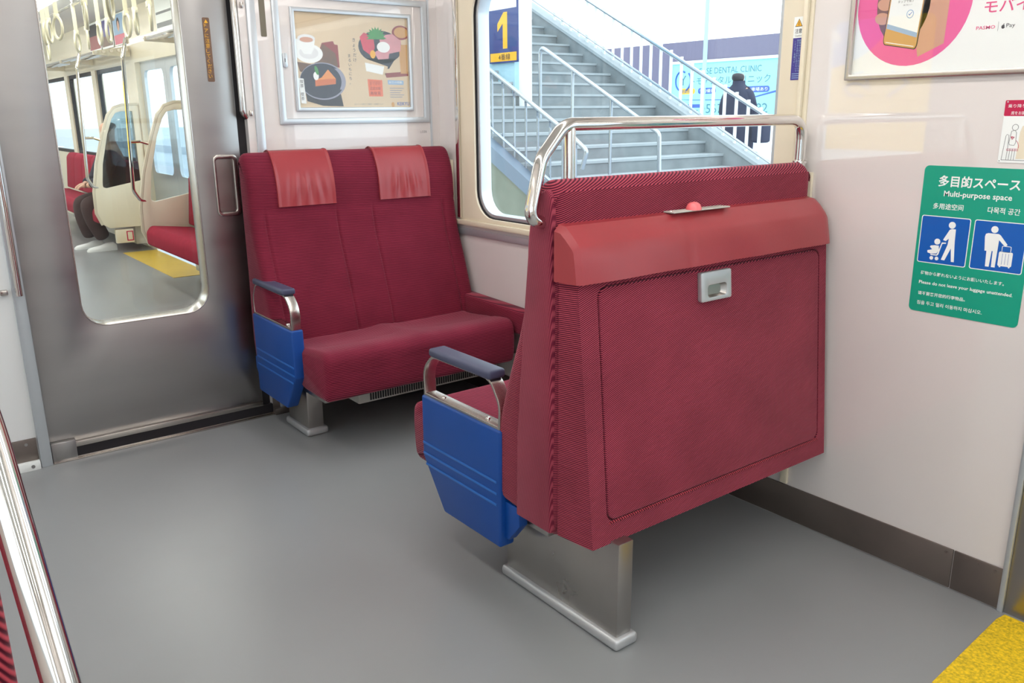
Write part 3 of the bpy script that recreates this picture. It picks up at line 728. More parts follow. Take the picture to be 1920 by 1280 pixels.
# green multi-purpose space sign
P = PX(1.167, .797)
gs = mk('space_sign', prism(rrect(0, .2905, 0, .404, .013), P, 0, .0015), 'green', smooth=30, label='green multi-purpose space notice with two blue pictograms on the side wall', cat='sign')
def GS(name, poly, m, k=1, par=None): return mk(name, flat(poly, P, .0015+.0002*k), m, par or gs, smooth=0, recalc=False)
text('多目的スペース', .042, .349, P, .0018, 'print_white', gs, width=.207, height=.0305, bold=.022)
text('Multi-purpose space', .060, .3195, P, .0018, 'print_white', gs, width=.173, height=.0195, bold=.016)
text('多用途空间', .035, .2885, P, .0018, 'print_white', gs, width=.081, height=.0165, bold=.01)
text('다목적 공간', .178, .2885, P, .0018, 'print_white', gs, width=.079, height=.0165, bold=.01)
for u0, u1 in ((.0080, .1405), (.1500, .2815)):
    GS('pictogram_border', rrect(u0, u1, .139, .2700, .006), 'print_white', 1)
    GS('pictogram_field', rrect(u0+.0022, u1-.0022, .1412, .2678, .0045), 'sign_blue', 2)
def PG(name, poly, k=3): return GS(name, poly, 'print_white', k)
PG('parent_head', ell(.0930, .2485, .0093))
PG('parent_body', [(.088, .236), (.094, .2385), (.104, .2385), (.105, .205), (.1095, .150), (.1015, .150), (.097, .186), (.0835, .1515), (.074, .1525), (.087, .195), (.0885, .212), (.081, .2045), (.0735, .2065), (.076, .2125)])
PG('child_head', ell(.0585, .2005, .0082))
PG('child_body', [(.052, .190), (.064, .190), (.0655, .178), (.060, .168), (.045, .1655), (.035, .168), (.034, .174), (.047, .178), (.040, .1845), (.042, .188)])
PG('stroller_frame', [(.0825, .2005), (.0825, .197), (.073, .196), (.0655, .166), (.062, .162), (.044, .162), (.044, .1645), (.061, .165), (.071, .1995)])
PG('stroller_wheel', ell(.0475, .1542, .0052, n=16)); PG('stroller_wheel', ell(.0620, .1542, .0052, n=16))
PG('traveller_head', ell(.2025, .2482, .0090))
PG('traveller_body', [(.182, .235), (.188, .2375), (.214, .2375), (.219, .2345), (.2385, .212), (.235, .2075), (.230, .2095), (.2165, .222), (.2150, .150), (.2055, .150), (.2045, .192), (.2020, .192), (.2000, .150), (.1905, .150), (.189, .191), (.184, .191), (.1805, .228)])
PG('case_body', rrect(.2205, .2545, .1555, .1935, .004))
for u in (.2300, .2375, .2450): GS('case_line', [(u-.0004, .160), (u+.0004, .160), (u+.0004, .189), (u-.0004, .189)], 'sign_blue', 4)
mk('case_handle', ringprism(rrect(.226, .249, .1935, .2085, .003), rrect(.2275, .2475, .1925, .2070, .002), P, .0018, .0021), 'print_white', gs, smooth=0)
PG('case_wheel', ell(.2265, .1545, .0022, n=10)); PG('case_wheel', ell(.2490, .1545, .0022, n=10))
text('荷物から離れないようにお願いいたします。', .0228, .1050, P, .0018, 'print_white', gs, width=.221, height=.0105, bold=.012)
text('Please do not leave your luggage unattended.', .0213, .0765, P, .0018, 'print_white', gs, width=.247, height=.0118, bold=.014)
text('请不要离开您的行李物品。', .0220, .0475, P, .0018, 'print_white', gs, width=.130, height=.0105, bold=.012)
text('짐을 두고 멀리 이동하지 마십시오.', .0222, .0200, P, .0018, 'print_white', gs, width=.177, height=.0112, bold=.012)
# crimson-headed notice
P = PX(.984, 1.2155)
sn = mk('boarding_notice', prism(rrect(.002, .105, 0, .153, .003), P, 0, .002), 'print_white', label='small white notice with crimson heading at the right edge above green sign', cat='sign', smooth=0)
def NS(name, poly, m, k=1): return mk(name, flat(poly, P, .002+.0002*k), m, sn, smooth=0, recalc=False)
NS('heading', rrect(.002, .105, .1145, .153, .003), 'crimson', 1)
text('乗り降りの際は', .0095, .1345, P, .0025, 'print_white', sn, width=.075, height=.0088)
text('席をお譲りください', .0185, .1175, P, .0025, 'print_white', sn, width=.075, height=.0088)
NS('rivet', ell(.0075, .1490, .0020, n=10), 'alu', 2); NS('rivet', ell(.006, .004, .0014, n=10), 'grey_print', 2)
def outline(poly, m, r=.0006, nm='drawing_line'):
    mk(nm, tube([P(u, v, .0022) for u, v in poly], r, 5), m, sn)
outline([(.010, .0066), (.014, .066), (.017, .070), (.021, .068), (.022, .03), (.021, .0066), (.010, .0066), (.10, .0066)], 'grey_print')
for u in (.027, .033, .039): outline([(u, .0066), (u+.001, .035)], 'grey_print')
outline(ell(.0335, .087, .0072, .0075, 16)+[(.0407, .087)], 'grey_print')
outline([(.026, .078), (.023, .050), (.025, .044), (.036, .043), (.039, .05), (.038, .074), (.034, .080), (.026, .078)], 'grey_print')
NS('neighbour', [(.044, .010), (.046, .075), (.050, .09), (.06, .095), (.07, .09), (.072, .01)], 'cream', 1)
outline([(.020, .034), (.047, .034), (.047, .030), (.020, .030), (.020, .034)], 'crimson')
outline([(.027, .064), (.034, .063), (.030, .058), (.027, .064)], 'crimson', .0012)
outline([(.040, .055), (.044, .050), (.047, .042), (.047, .036)], 'crimson')
# caution sticker on the window pillar
P = PX(1.6135, 1.438, XW-.006)
cs = mk('caution_sticker', prism([(.0, .0), (.0335, .0), (.0335, .18), (0, .18)], P, 0, .0012), 'violet', smooth=0, label='tall violet and white caution sticker on the cream window pillar', cat='sticker')
mk('sticker_head', flat([(-.0005, .121), (.034, .121), (.034, .181), (-.0005, .181)], P, .0014), 'print_white', cs, smooth=0, recalc=False)
mk('warning_triangle', flat([(.004, .153), (.0295, .153), (.0168, .176)], P, .0016), 'black', cs, smooth=0, recalc=False)
mk('triangle_fill', flat([(.0065, .1545), (.027, .1545), (.0168, .1735)], P, .0018), 'sticker_yellow', cs, smooth=0, recalc=False)
mk('exclamation', flat([(.0158, .1565), (.0178, .1565), (.0178, .168), (.0158, .168)], P, .002), 'black', cs, smooth=0, recalc=False)
text('注意', .005, .134, P, .0016, 'black', cs, width=.024, height=.0135, bold=.012)
text('Caution', .006, .1245, P, .0016, 'black', cs, width=.022, height=.006)
vtext('開閉中の窓に手を出さないで', .0225, .111, P, .0016, 'paleblue', cs, .0068, .0073)
vtext('顔や手を窓の外に出さないで', .0145, .111, P, .0016, 'paleblue', cs, .0068, .0073)
vtext('ください。危険です。', .0065, .108, P, .0016, 'paleblue', cs, .0068, .0073)
for i in range(3): mk('fine_print', flat([(.004, .005+.006*i), (.03, .005+.006*i), (.03, .007+.006*i), (.004, .007+.006*i)], P, .0014), 'paleblue', cs, smooth=0, recalc=False)

# ================================================================== GANGWAY AND NEXT CAR
YN = 4.55
mk('floor_gangway', box(.2, 1.65, YE+.06, YN, -.05, -.004), 'steel_dirty', kind='structure', smooth=0)
mk('wall_gangway', cat(box(.12, .2, YE+.06, YN, -.05, 2.2), box(1.65, 1.73, YE+.06, YN, -.05, 2.2), box(.12, 1.73, YE+.06, YN, 2.15, 2.2)), 'hoard_grey', kind='structure', smooth=0)
mk('floor_next_car', box(XL, XW, YN, 16, -.05, 0), 'floor', kind='structure', smooth=0)
mk('ceiling_next_car', box(XL-.08, XW+.08, YN, 16.1, ZC, ZC+.06), 'ceiling', kind='structure', smooth=0)
mk('wall_next_back', cat(box(XL, .2, YN, YN+.06, 0, ZC), box(1.65, XW, YN, YN+.06, 0, ZC), box(.2, 1.65, YN, YN+.06, 2.1, ZC)), 'wall', kind='structure', smooth=0)
mk('wall_next_far', box(XL, XW, 16, 16.06, 0, ZC), 'wall', kind='structure', smooth=0)
wins = [(5.0, 6.95), (9.55, 10.9), (11.1, 12.5), (12.7, 15.5)]
nr_ = [box(XW, XW+.08, YN, 7.45, 0, .88), box(XW, XW+.08, 9.15, 16, 0, .88), box(XW, XW+.08, YN, 16, 1.86, ZC)]
prev = YN
for a, b in [(5.0, 6.95), (7.45, 9.15)]+wins[1:]+[(16, 16)]:
    if a > prev: nr_.append(box(XW, XW+.08, prev, a, .88, 1.86))
    prev = b
mk('wall_next_right', cat(*nr_), 'cream', kind='structure', smooth=0)
mk('wall_next_left', cat(box(XL-.08, XL, YN, 16, 0, .88), box(XL-.08, XL, YN, 16, 1.86, ZC), *[box(XL-.08, XL, y, y+.4, .88, 1.86) for y in (4.55, 6.9, 9.2, 12, 15.6)]), 'cream', kind='structure', smooth=0)
for i, (a, b) in enumerate(wins):
    r = empty('window_%d' % (5+i), (XW+.04, (a+b)/2, .88), kind='structure')
    P = PX(b, .88, XW+.04)
    mk('sash', ringprism(rrect(0, b-a, 0, .98, .003), rrect(.04, b-a-.04, .04, .94, .06), P, -.02, .02), 'dark', r)
    mk('pane', prism(rrect(.03, b-a-.03, .03, .95, .05), P, -.002, .002), 'glass', r, smooth=0)
r = empty('door_4', (XW+.04, 8.3, 0), kind='structure')
for a, b in ((7.45, 8.298), (8.302, 9.15)):
    P = PX(b, 0, XW+.05)
    mk('leaf', ringprism(rrect(0, b-a, .01, 1.86, .003), rrect(.10, b-a-.10, .80, 1.78, .07), P, -.03, 0), 'alu', r)
    mk('pane', prism(rrect(.1, b-a-.1, .8, 1.78, .07), P, -.018, -.012), 'glass', r, smooth=0)
mk('tactile_panel', box(1.99, XW-.002, 7.43, 9.18, 0, .003), 'yellow_plain', smooth=0, label='plain yellow floor panel at the door of the next car', cat='floor panel')
# bench seats of the next car
def bench(y0, y1, label):
    r = empty('bench_seat', (2.05, (y0+y1)/2, 0), label, 'seat', 'long red benches of the next car')
    mk('seat_cushion', prism([(1.80, .31), (1.80, .42), (1.84, .47), (2.19, .43), (2.19, .31)], lambda u, v, w_: (u, w_, v), y0, y1), 'red_plain', r, bevel=.025, seg=3)
    k = max(1, round((y1-y0)/.48)); dw = (y1-y0)/k
    for i in range(k):
        mk('back_cushion', prism([(2.15, .45), (2.19, .85), (2.23, .9), (2.30, .9), (2.30, .45)], lambda u, v, w_: (u, w_, v), y0+i*dw+.003, y0+(i+1)*dw-.003), 'red_plain', r, bevel=.02, seg=3)
    mk('heater_casing', box(2.16, 2.30, y0+.05, y1-.05, .06, .30), 'grate', r, bevel=.01)
    return r
bench(5.2, 7.40, 'red bench in the next car with its cushion front nearest the end door window')
bench(9.25, 12.6, 'red bench in the next car where the person in white shoes sits')
def partition(y, glass_m, label, s):
    r = empty('seat_partition', (2.05, y, .25), label, 'partition', 'bench end partitions of the next car')
    po_ = [(1.90, .26), (1.845, .30), (1.80, .42), (1.805, .62), (1.86, .90), (1.95, 1.18), (2.02, 1.36), (2.08, 1.43), (2.16, 1.455), (2.31, 1.46), (2.31, .26)]
    inn = [(1.92, .66), (1.89, .67), (1.888, .69), (1.89, .72), (1.915, .90), (1.99, 1.18), (2.05, 1.33), (2.09, 1.385), (2.15, 1.40), (2.25, 1.40), (2.25, .72)]
    if s: inn = [(u, max(.66, v)) for u, v in inn]
    Q = lambda u, v, w_: (u, y-w_, v)
    mk('panel', ringprism(po_, inn, Q, -.018, .018), 'partition', r, bevel=.006, seg=2)
    mk('pane', prism(inn, Q, -.003, .003), glass_m, r, smooth=0)
    mk('edge_frame', tube([Q(u, v, 0) for u, v in po_[1:10]], .02, 8), 'partition_edge', r)
    mk('grab_pole', tube(fillet([(1.845, y, 1.95), (1.80, y-.02, 1.80), (1.755, y-.02, .76), (1.80, y-.01, .68), (1.87, y, .66)], [.08, .08, .05], 5), .015, 10), 'chrome', r)
    mk('pole_arm', tube(fillet([(1.772, y-.02, 1.15), (1.86, y-.01, 1.15), (1.945, y, 1.12)], .04, 4), .012, 8), 'chrome', r)
partition(7.46, 'glass_pale', 'cream bench partition with clear pane, nearest in the next car', 0)
partition(9.2, 'glass_smoke', 'cream bench partition with smoked pane in front of the seated person', 1)
# luggage racks
def rack(y0, y1, label):
    r = empty('luggage_rack', (2.15, (y0+y1)/2, 1.80), label, 'rack', 'luggage racks of the next car')
    for i in range(5): mk('rack_bar', tube([(1.99+.07*i, y0, 1.95+.008*i), (1.99+.07*i, y1, 1.95+.008*i)], .015, 8), 'chrome', r)
    for y in (y0+.05, (y0+y1)/2, y1-.05): mk('rack_bracket', prism([(1.97, 1.93), (1.97, 1.965), (2.31, 2.02), (2.31, 1.92)], lambda u, v, w_: (u, w_, v), y-.012, y+.012), 'cream', r)
rack(5.2, 7.46, 'chrome luggage rack above the nearer bench of the next car')
rack(9.2, 12.6, 'chrome luggage rack above the seated person in the next car')
# strap rods with ring straps
for x, s in ((1.60, 'right'), (1.25, 'middle')):
    rd = empty('strap_rod', (x, 9, 2.22), 'ceiling rod of the next car holding the %s row of rings' % s, 'rod', 'strap rods of the next car')
    mk('bar', tube([(x, 4.9, 2.235), (x, 14, 2.235)], .013, 8), 'chrome', rd)
    for y in (5.0, 8, 11, 13.9): mk('hanger', tube([(x, y, 2.235), (x, y, ZC)], .011, 8), 'chrome', rd)
ORD = ['first', 'second', 'third', 'fourth', 'fifth', 'sixth', 'seventh', 'eighth', 'ninth', 'tenth', 'eleventh']
def strap(x, y, label, grp):
    r = empty('ring_strap', (x, y, 1.86), label, 'strap', grp)
    V, F = torus((0, 0, 1.945), .072, .010, 'x'); a = random.uniform(-.5, .35); ca, sa = math.cos(a), math.sin(a)
    mk('ring', ([(x+p*ca-q*sa, y+p*sa+q*ca, z) for p, q, z in V], F), 'ivory', r, smooth=80)
    mk('belt', prism([(-.014, 2.01), (.014, 2.01), (.014, 2.245), (-.014, 2.245)], lambda u, v, w_: (x+u, y+w_, v), -.003, .003), 'ivory', r)
    mk('buckle', box(x-.018, x+.018, y-.012, y+.012, 2.005, 2.04), 'ivory', r, bevel=.004)
for i, y in enumerate((5.81, 6.15, 6.38, 6.91, 7.19, 7.6, 8.0, 9.3, 9.7, 10.1, 10.5)):
    strap(1.60, y, 'ivory ring strap in the next car, %s from the end door in the right row' % ORD[i], 'right row of ring straps')
for i, y in enumerate((5.29, 5.92, 6.81, 7.13, 7.31, 7.75, 8.15, 9.4, 9.8, 10.2)):
    strap(1.25, y, 'ivory ring strap in the next car, %s from the end door in the middle row' % ORD[i], 'middle row of ring straps')
# cove adverts above the next car's windows
def cove(y0, y1, bands, label, portrait=False):
    P = PX(y1, 2.05, XW-.012); wd = y1-y0
    r = mk('cove_advert', prism([(0, 0), (wd, 0), (wd, .30), (0, .30)], P, 0, .004), 'print_white', label=label, cat='advert', smooth=0, group='small adverts along the next car ceiling')
    for v0, v1, m_ in bands: mk('print_band', flat([(.02, v0), (wd-.02, v0), (wd-.02, v1), (.02, v1)], P, .0048), m_, r, smooth=0, recalc=False)
    if portrait:
        mk('portrait_hair', flat(ell(wd*.5, .2, .06, .06), P, .0052), 'hair', r, smooth=0, recalc=False)
        mk('portrait_face', flat(ell(wd*.5, .18, .04, .05), P, .0056), 'skin', r, smooth=0, recalc=False)
cove(9.3, 9.75, [(.01, .10, 'crimson'), (.10, .29, 'paleblue')], 'advert with red lower band and a portrait in the next car', True)
cove(9.8, 10.3, [(.02, .12, 'brown'), (.12, .28, 'violet')], 'dark violet and brown advert in the next car')
cove(10.35, 10.9, [(.02, .16, 'maroon'), (.16, .28, 'hair')], 'dark maroon advert farther down the next car')
cove(7.0, 7.5, [(.03, .15, 'paleblue'), (.17, .27, 'hoard_blue')], 'pale blue advert nearest the end door in the next car')
cove(7.55, 8.2, [(.05, .09, 'grey_print'), (.16, .18, 'grey_print')], 'white advert with grey lines in the next car')
# emergency box under the bench end
eb = mk('door_cock_box', box(1.95, 2.12, 9.19, 9.25, .10, .24), 'partition', bevel=.006, label='small white box with red outline under the far partition', cat='box')
mk('red_outline', ringprism(rrect(.10, .165, .02, .12, .004), rrect(.11, .155, .03, .11, .003), lambda u, v, w_: (1.95+u, 9.19-w_, .10+v), 0, .002), 'crimson', eb)
# seated passenger
pe = empty('person', (1.95, 9.62, 0), 'seated person in dark jacket, brown trousers and white shoes, next car', 'person')
skin('body', [(2.12, 9.62, .52, .10), (2.12, 9.62, .75, .11), (2.13, 9.62, .98, .12), (2.12, 9.62, 1.07, .05), (2.10, 9.62, 1.13, .05), (2.09, 9.62, 1.21, .085), (2.08, 9.62, 1.30, .07), (2.07, 9.44, .98, .045), (1.95, 9.45, .74, .04), (1.80, 9.52, .66, .03), (2.07, 9.80, .98, .045), (1.95, 9.80, .74, .04), (1.80, 9.68, .66, .03),
     (2.10, 9.53, .50, .08), (1.76, 9.50, .49, .06), (1.88, 9.50, .12, .035), (2.10, 9.71, .50, .08), (1.74, 9.72, .49, .06), (1.80, 9.72, .12, .035)],
     [(0, 1), (1, 2), (2, 3), (3, 4), (4, 5), (5, 6), (2, 7), (7, 8), (8, 9), (2, 10), (10, 11), (11, 12), (0, 13), (13, 14), (14, 15), (0, 16), (16, 17), (17, 18)], 'skin', pe)
skin('jacket', [(2.12, 9.62, .50, .15), (2.13, 9.62, .78, .15), (2.13, 9.62, .99, .14), (2.07, 9.42, .98, .07), (1.95, 9.43, .72, .065), (1.82, 9.50, .68, .05), (2.07, 9.82, .98, .07), (1.95, 9.82, .72, .065), (1.82, 9.70, .68, .05)], [(0, 1), (1, 2), (2, 3), (3, 4), (4, 5), (2, 6), (6, 7), (7, 8)], 'jacket', pe)
skin('trousers', [(2.12, 9.62, .50, .13), (2.08, 9.53, .51, .105), (1.77, 9.50, .50, .095), (1.83, 9.50, .28, .085), (1.90, 9.50, .11, .075), (2.08, 9.72, .51, .105), (1.75, 9.73, .50, .095), (1.78, 9.73, .28, .085), (1.82, 9.73, .11, .075)], [(0, 1), (1, 2), (2, 3), (3, 4), (0, 5), (5, 6), (6, 7), (7, 8)], 'trouser', pe)
skin('hair', [(2.11, 9.62, 1.20, .085), (2.10, 9.62, 1.30, .095)], [(0, 1)], 'hair', pe)
def shoe(x, y, parent, ang=0):
    secs = []
    for t, wd, h in ((0, .030, .06), (.03, .038, .085), (.10, .038, .08), (.15, .044, .06), (.21, .046, .05), (.26, .036, .04), (.285, .012, .02)):
        secs.append([(x-t*math.cos(ang)+c*wd*math.sin(ang), y+t*math.sin(ang)*-1+c*wd, z*h) for c, z in ((-1, .0), (1, .0), (1.05, .45), (.75, .85), (0, 1), (-.75, .85), (-1.05, .45))])
    return mk('shoe', loft(secs), 'shoe', parent, smooth=50)
shoe(2.00, 9.48, pe); shoe(1.93, 9.75, pe)
# five-fingered hands resting together
for s, yy in ((1, 9.55), (-1, 9.66)):
    pts = [(1.83, yy, .672, .03), (1.775, yy, .668, .026)]; ed = [(0, 1)]
    for f in range(4):
        b = len(pts); oy = (f-1.5)*.016
        pts += [(1.755, yy+oy, .668, .0095), (1.73, yy+oy, .655-.004*abs(f-1), .009), (1.722, yy+oy, .63, .008)]; ed += [(1, b), (b, b+1), (b+1, b+2)]
    b = len(pts); pts += [(1.80, yy+s*.03, .668, .011), (1.77, yy+s*.042, .66, .009)]; ed += [(0, b), (b, b+1)]
    skin('hand', pts, ed, 'skin', pe, 1)

# ================================================================== OUTSIDE, RIGHT: the platform and its stairs
mk('ground_platform', box(2.75, 9.5, -30, 45, -.3, -.01), 'asphalt', kind='structure', smooth=0)
mk('ground_far', box(9.5, 60, -30, 90, -.3, .25), 'asphalt', kind='structure', smooth=0)
mk('ground_left', box(-40, -2.5, -30, 60, -1.3, -1.0), 'asphalt', kind='structure', smooth=0)
GO, RI, Y0, Z0 = .3168, .16, 11.275, 2.55
def LZ(y): return Z0-RI/GO*(Y0-y)
SX0, SX1 = 6.05, 9.3
sr = empty('staircase', (7.7, 6.3, 0), 'wide grey concrete platform stairs with steel rails seen through the window', 'stairs')
lipw = .03
base = None
for k in range(-7, 17):
    y, z = Y0-GO*k, Z0-RI*k
    if base is None:
        base = mk('step', box(SX0, SX1, y, y+GO+.05, z-.10, z+RI-.03), 'concrete', sr, smooth=0); lip = mk('nosing', box(SX0, SX1, y-.015, y+GO+.05, z+RI-.03, z+RI), 'concrete_lip', base, smooth=0); y00, z00 = y, z
    else:
        c = copy_part(base, (0, y-y00, z-z00), sr); c2 = lip.copy(); COL.objects.link(c2); c2.parent = c
ya, yb = 6.2, 13.8
mk('near_side_wall', prism([(ya, -.01), (yb, -.01), (yb, LZ(yb)-.12), (ya, LZ(ya)-.12)], YZ, SX0-.12, SX0-.01), 'concrete_green', sr, smooth=0)
mk('stringer', prism([(ya, LZ(ya)-.16), (yb, LZ(yb)-.16), (yb, LZ(yb)+.02), (ya, LZ(ya)+.02)], YZ, SX0-.16, SX0), 'rail_blue', sr, smooth=0)
mk('parapet', prism([(ya-.2, -.01), (yb, -.01), (yb, LZ(yb)+.28), (ya-.2, LZ(ya-.2)+.32)], YZ, SX1, SX1+.2), 'concrete', sr, smooth=0)
mk('coping', prism([(ya-.2, LZ(ya-.2)+.30), (yb, LZ(yb)+.27), (yb, LZ(yb)+.31), (ya-.2, LZ(ya-.2)+.35)], YZ, SX1-.02, SX1+.22), 'concrete_lip', sr, smooth=0)
# near rail: handrail, low rail, hooked balusters
def slope(x, d, a, b): return [(x, a, LZ(a)+d), (x, b, LZ(b)+d)]
nrl = empty('stair_railing', (6.0, 7.5, 0), 'steel stair railing with hooked balusters on the train side of the stairs', 'railing', 'stair railings')
mk('handrail', tube(fillet([(5.98, 6.62, LZ(6.62)+.58), (5.98, 6.55, LZ(6.55)+.80), (5.98, 6.75, LZ(6.75)+.82), (5.98, 13.0, LZ(13.0)+.82)], .06, 5), .024, 10), 'rail', nrl)
mk('low_rail', tube(slope(5.99, .16, 6.3, 13.0), .017, 8), 'rail', nrl)
y = 6.8
while y < 10.4:
    mk('baluster', tube(fillet([(6.05, y, LZ(y)-.02), (6.05, y, LZ(y)+.70), (6.0, y-.06, LZ(y)+.745)], .04, 4), .014, 8), 'rail', nrl); y += .213
mrl = empty('stair_railing', (7.05, 7.5, 0), 'steel handrail on posts up the middle of the stairs', 'railing', 'stair railings')
mk('handrail', tube(fillet([(7.05, 8.62, LZ(8.62)-.05), (7.05, 8.62, LZ(8.62)+.95), (7.05, 6.55, LZ(6.55)+.95), (7.05, 6.50, LZ(6.5)-.1)], .07, 5), .024, 10), 'rail', mrl)
for y in (8.0, 7.32): mk('post', tube([(7.05, y, LZ(y)-.05), (7.05, y, LZ(y)+.94)], .02, 8), 'rail', mrl)
frl = empty('stair_railing', (9.4, 8, 0), 'railing with white balusters on the far parapet of the stairs', 'railing', 'stair railings')
mk('handrail', tube(slope(9.4, .95, 5.9, 13.6), .028, 10), 'rail', frl)
mk('low_rail', tube(slope(9.38, .42, 5.9, 13.6), .018, 8), 'rail', frl)
y = 6.0; bal = None
while y < 11.2:
    if bal is None: bal = mk('baluster', tube([(9.42, y, LZ(y)+.30), (9.42, y, LZ(y)+1.0)], .022, 8), 'white_paint', frl); yb0 = y
    else: copy_part(bal, (0, y-yb0, LZ(y)-LZ(yb0)), frl)
    y += .198
# pier and platform-number sign
pi_ = mk('stair_pier', box(7.18, 7.30, 9.32, 10.6, 1.3, 6.0), 'pier', bevel=.01, label='pale blue wall pier rising from the stairs behind the number sign', cat='pier')
mk('column', box(6.98, 7.12, 8.86, 8.98, 1.38, 6.0), 'white_paint', bevel=.02, label='slim white column standing on the stairs beside the number sign', cat='column')
P = PX(9.86, 1.80, 7.17)
ns = mk('platform_sign', prism(rrect(.02, .66, .20, 1.9, .02), P, 0, .03), 'sign_navy', label='navy platform sign with big yellow number one behind the white column', cat='sign', smooth=30)
def NP(name, poly, m, k=1): return mk(name, flat(poly, P, .030+.001*k), m, ns, smooth=0, recalc=False)
NP('yellow_strip', [(.05, .22), (.64, .22), (.64, .33), (.05, .33)], 'sticker_yellow', 1)
text('4番線', .24, .235, P, .033, 'black', ns, width=.26, height=.08)
NP('numeral', [(.22, .60), (.22, .70), (.36, .84), (.44, .84), (.44, .38), (.34, .38), (.34, .70)], 'sticker_yellow', 1)
NP('white_field', [(.04, .88), (.64, .88), (.64, 1.32), (.04, 1.32)], 'print_white', 1)
NP('train_outline', [(.16, 1.12), (.20, 1.15), (.60, 1.15), (.60, 1.14), (.205, 1.14), (.165, 1.11)], 'grey_print', 2)
for u in (.10, .17, .23): NP('train_window', ell(u, 1.03, .015, n=10), 'grey_print', 2)
NP('number_disc', ell(.45, 1.50, .17), 'print_white', 1)
text('4', .40, 1.40, P, .033, 'sign_navy', ns, width=.12, height=.2)
# far wall with the clinic board
FX = 36
mk('wall_far_street', box(FX, FX+.3, 20, 62, .25, 4.9), 'fence', kind='structure', smooth=0)
P = PX(33.5, 1.05, FX-.05)
cb = mk('clinic_board', prism([(.9, 0), (8.6, 0), (8.6, 2.72), (.9, 2.72)], P, 0, .05), 'cyan', smooth=0, label='pale cyan dental clinic billboard on the far wall beyond the stairs', cat='billboard')
mk('board_frame', ringprism(rrect(.82, 8.68, -.08, 2.86, .01), rrect(.9, 8.6, 0, 2.72, .01), P, 0, .12), 'alu', cb, smooth=0)
def CB(name, poly, m, k=1): return mk(name, flat(poly, P, .05+.005*k), m, cb, smooth=0, recalc=False)
text('FUSE DENTAL CLINIC', 2.85, 2.15, P, .056, 'cyan_text', cb, width=3.9, height=.30)
text('トモデンタルクリニック', 2.30, 1.62, P, .056, 'cyan_text', cb, width=5.0, height=.40)
for a0, a1 in ((60, 250), (-70, 120)): mk('logo_arc', tube([P(u, v, .06) for u, v in ell(1.75+(.1 if a0 < 0 else -.1), 1.85, .42, .50, 14, a0 if a0 > 0 else -70, a1 if a0 > 0 else 50)], .045, 6), 'cyan_navy', cb)
text('Y', 1.55, 1.62, P, .056, 'cyan_text', cb, width=.40, height=.50)
for u0, u1, m_, s_ in ((1.5, 2.6, 'sticker_yellow', '健康診査'), (2.8, 4.0, 'cyan_navy', '予約優先'), (4.5, 5.75, 'cyan_navy', '時間受付'), (5.85, 7.3, 'cyan_navy', '駐車場あり')):
    CB('pill', rrect(u0, u1, 1.16, 1.46, .14), m_, 1); text(s_, u0+.12, 1.22, P, .062, 'cyan_text' if m_ == 'sticker_yellow' else 'print_white', cb, width=u1-u0-.24, height=.18)
CB('swoosh', [(1.0, .92), (2.5, .88), (4.5, .86), (6.2, .92), (8.4, 1.4), (8.4, 1.28), (6.2, .86), (4.5, .82), (2.5, .84)], 'cyan_navy', 1)
text('0567-62-4182', 3.0, .18, P, .056, 'cyan_text', cb, width=4.25, height=.46)
CB('hours_bar', [(1.0, .46), (3.0, .46), (3.0, .64), (1.0, .64)], 'cyan_navy', 1)
for i in range(6):
    for j in range(2): CB('hours_dot', ell(1.3+.3*i, .32-.2*j, .04, n=8), 'cyan_text', 1)
mk('wall_poster', box(FX-.06, FX, 35.2, 37.0, .9, 2.6), 'cyan_navy', label='blue poster on the far wall left of the clinic billboard', cat='poster')
mk('lamp_post', tube([(30, 25.35, .25), (30, 25.35, 9)], .09, 8), 'pier', label='thin pale lamp post beyond the stairs against the white sky', cat='post')
# walking commuter
pw = empty('person', (11, 8.6, .25), 'person in a long dark navy coat walking behind the stair railing', 'person')
X_, Y_, Z_ = 11.0, 8.60, .25
def wp(a, b, c, r_): return (X_+a, Y_+b, Z_+c, r_)
skin('body', [wp(0, 0, .92, .13), wp(0, 0, 1.15, .12), wp(0, 0, 1.38, .13), wp(.01, 0, 1.48, .05), wp(.02, 0, 1.56, .075), wp(.02, 0, 1.66, .075), wp(0, .2, 1.38, .05), wp(-.03, .25, 1.12, .045), wp(.05, .26, .88, .035), wp(0, -.2, 1.38, .05), wp(.04, -.25, 1.12, .045), wp(.10, -.26, .88, .035),
     wp(0, .09, .86, .09), wp(.08, .09, .48, .065), wp(-.05, .09, .08, .045), wp(.06, .09, .03, .035), wp(0, -.09, .86, .09), wp(-.02, -.09, .48, .065), wp(-.18, -.09, .10, .045), wp(-.08, -.09, .04, .035)],
     [(0, 1), (1, 2), (2, 3), (3, 4), (4, 5), (2, 6), (6, 7), (7, 8), (2, 9), (9, 10), (10, 11), (0, 12), (12, 13), (13, 14), (14, 15), (0, 16), (16, 17), (17, 18), (18, 19)], 'skin', pw)
secs = []
for z, rx, ry in ((.42, .20, .30), (.60, .20, .31), (.85, .18, .28), (1.05, .165, .26), (1.25, .16, .27), (1.36, .14, .25), (1.44, .11, .16), (1.49, .095, .10), (1.54, .095, .095)):
    secs.append([(X_+rx*math.cos(2*PI*k/20), Y_+ry*math.sin(2*PI*k/20), Z_+z) for k in range(20)])
mk('coat', loft(secs), 'coat', pw, smooth=60)
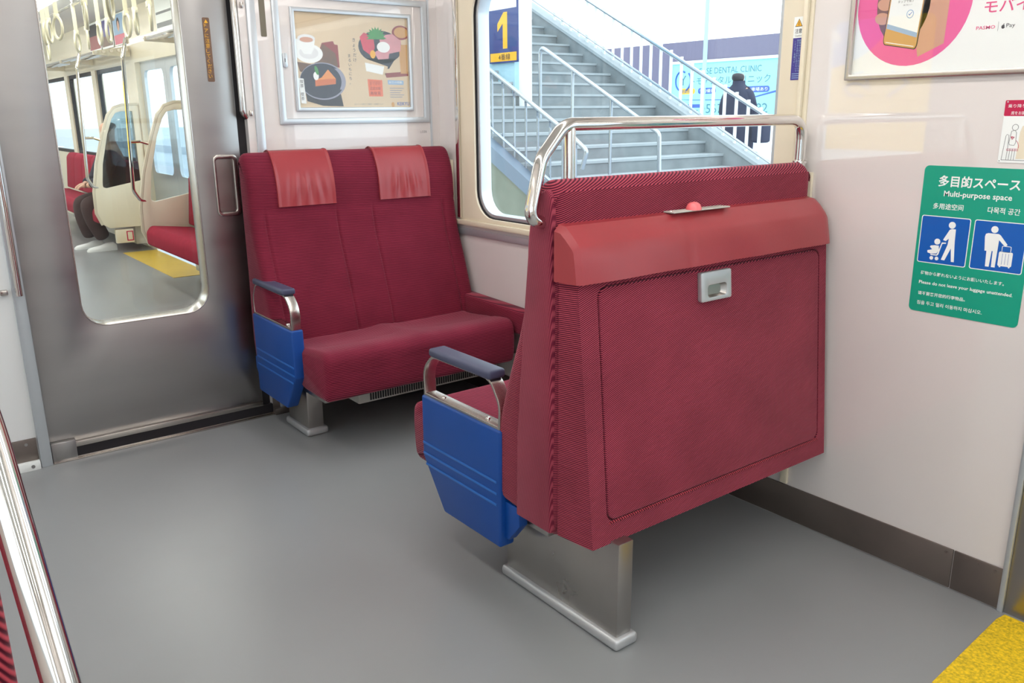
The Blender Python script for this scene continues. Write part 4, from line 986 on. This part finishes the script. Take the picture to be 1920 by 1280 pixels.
skin('coat_sleeves', [wp(0, 0, 1.36, .10), wp(0, .22, 1.36, .075), wp(-.03, .27, 1.12, .07), wp(.05, .28, .90, .06), wp(0, -.22, 1.36, .075), wp(.04, -.27, 1.12, .07), wp(.10, -.28, .90, .06)], [(0, 1), (1, 2), (2, 3), (0, 4), (4, 5), (5, 6)], 'coat', pw)
skin('hair', [wp(-.035, 0, 1.52, .085), wp(-.03, 0, 1.58, .105), wp(-.02, 0, 1.66, .10)], [(0, 1), (1, 2)], 'hair', pw)
bgo = mk('shoulder_bag', box(X_-.12, X_+.12, Y_-.58, Y_-.36, Z_+.62, Z_+.98), 'coat', bevel=.05, seg=3, label='dark bag hanging at the side of the walking person', cat='bag')
mk('bag_strap', tube(fillet([(X_, Y_-.46, Z_+.97), (X_, Y_-.20, Z_+1.43), (X_+.02, Y_-.10, Z_+1.46)], .05, 4), .015, 8), 'coat', bgo)

# ================================================================== OUTSIDE, LEFT: yellow hoarding mirrored in the glossy wall
P = lambda u, v, w_: (-3.5+w_, 4.15+u, .2+v)
hb = mk('hoarding', prism([(0, 0), (5, 0), (5, 3.2), (0, 3.2)], P, -.1, 0), 'hoard_yellow', smooth=0, label='yellow trackside hoarding outside the opposite window', cat='billboard')
def HB(name, poly, m, k=1): return mk(name, flat(poly, P, .003*k), m, hb, smooth=0, recalc=False)
HB('blue_ellipse', ell(1.2, 2.0, .75, .45), 'hoard_blue', 1)
text('水', .95, 1.75, P, .006, 'print_white', hb, width=.5, height=.5, bold=.02)
text('ガス', 1.9, 1.75, P, .006, 'print_white', hb, width=.9, height=.45, bold=.02)
text('くらしの元町', .2, 1.25, P, .006, 'hoard_grey', hb, width=2.4, height=.28)
HB('white_field', [(0, .3), (5, .3), (5, .75), (0, .75)], 'print_white', 1)
text('ASUPA', .4, .4, P, .006, 'hoard_grey', hb, width=1.2, height=.22)
for s_ in (.5, 4.5): mk('post', box(-3.65, -3.6, 4.15+s_-.05, 4.15+s_+.05, -1.0, 3.3), 'steel', hb)
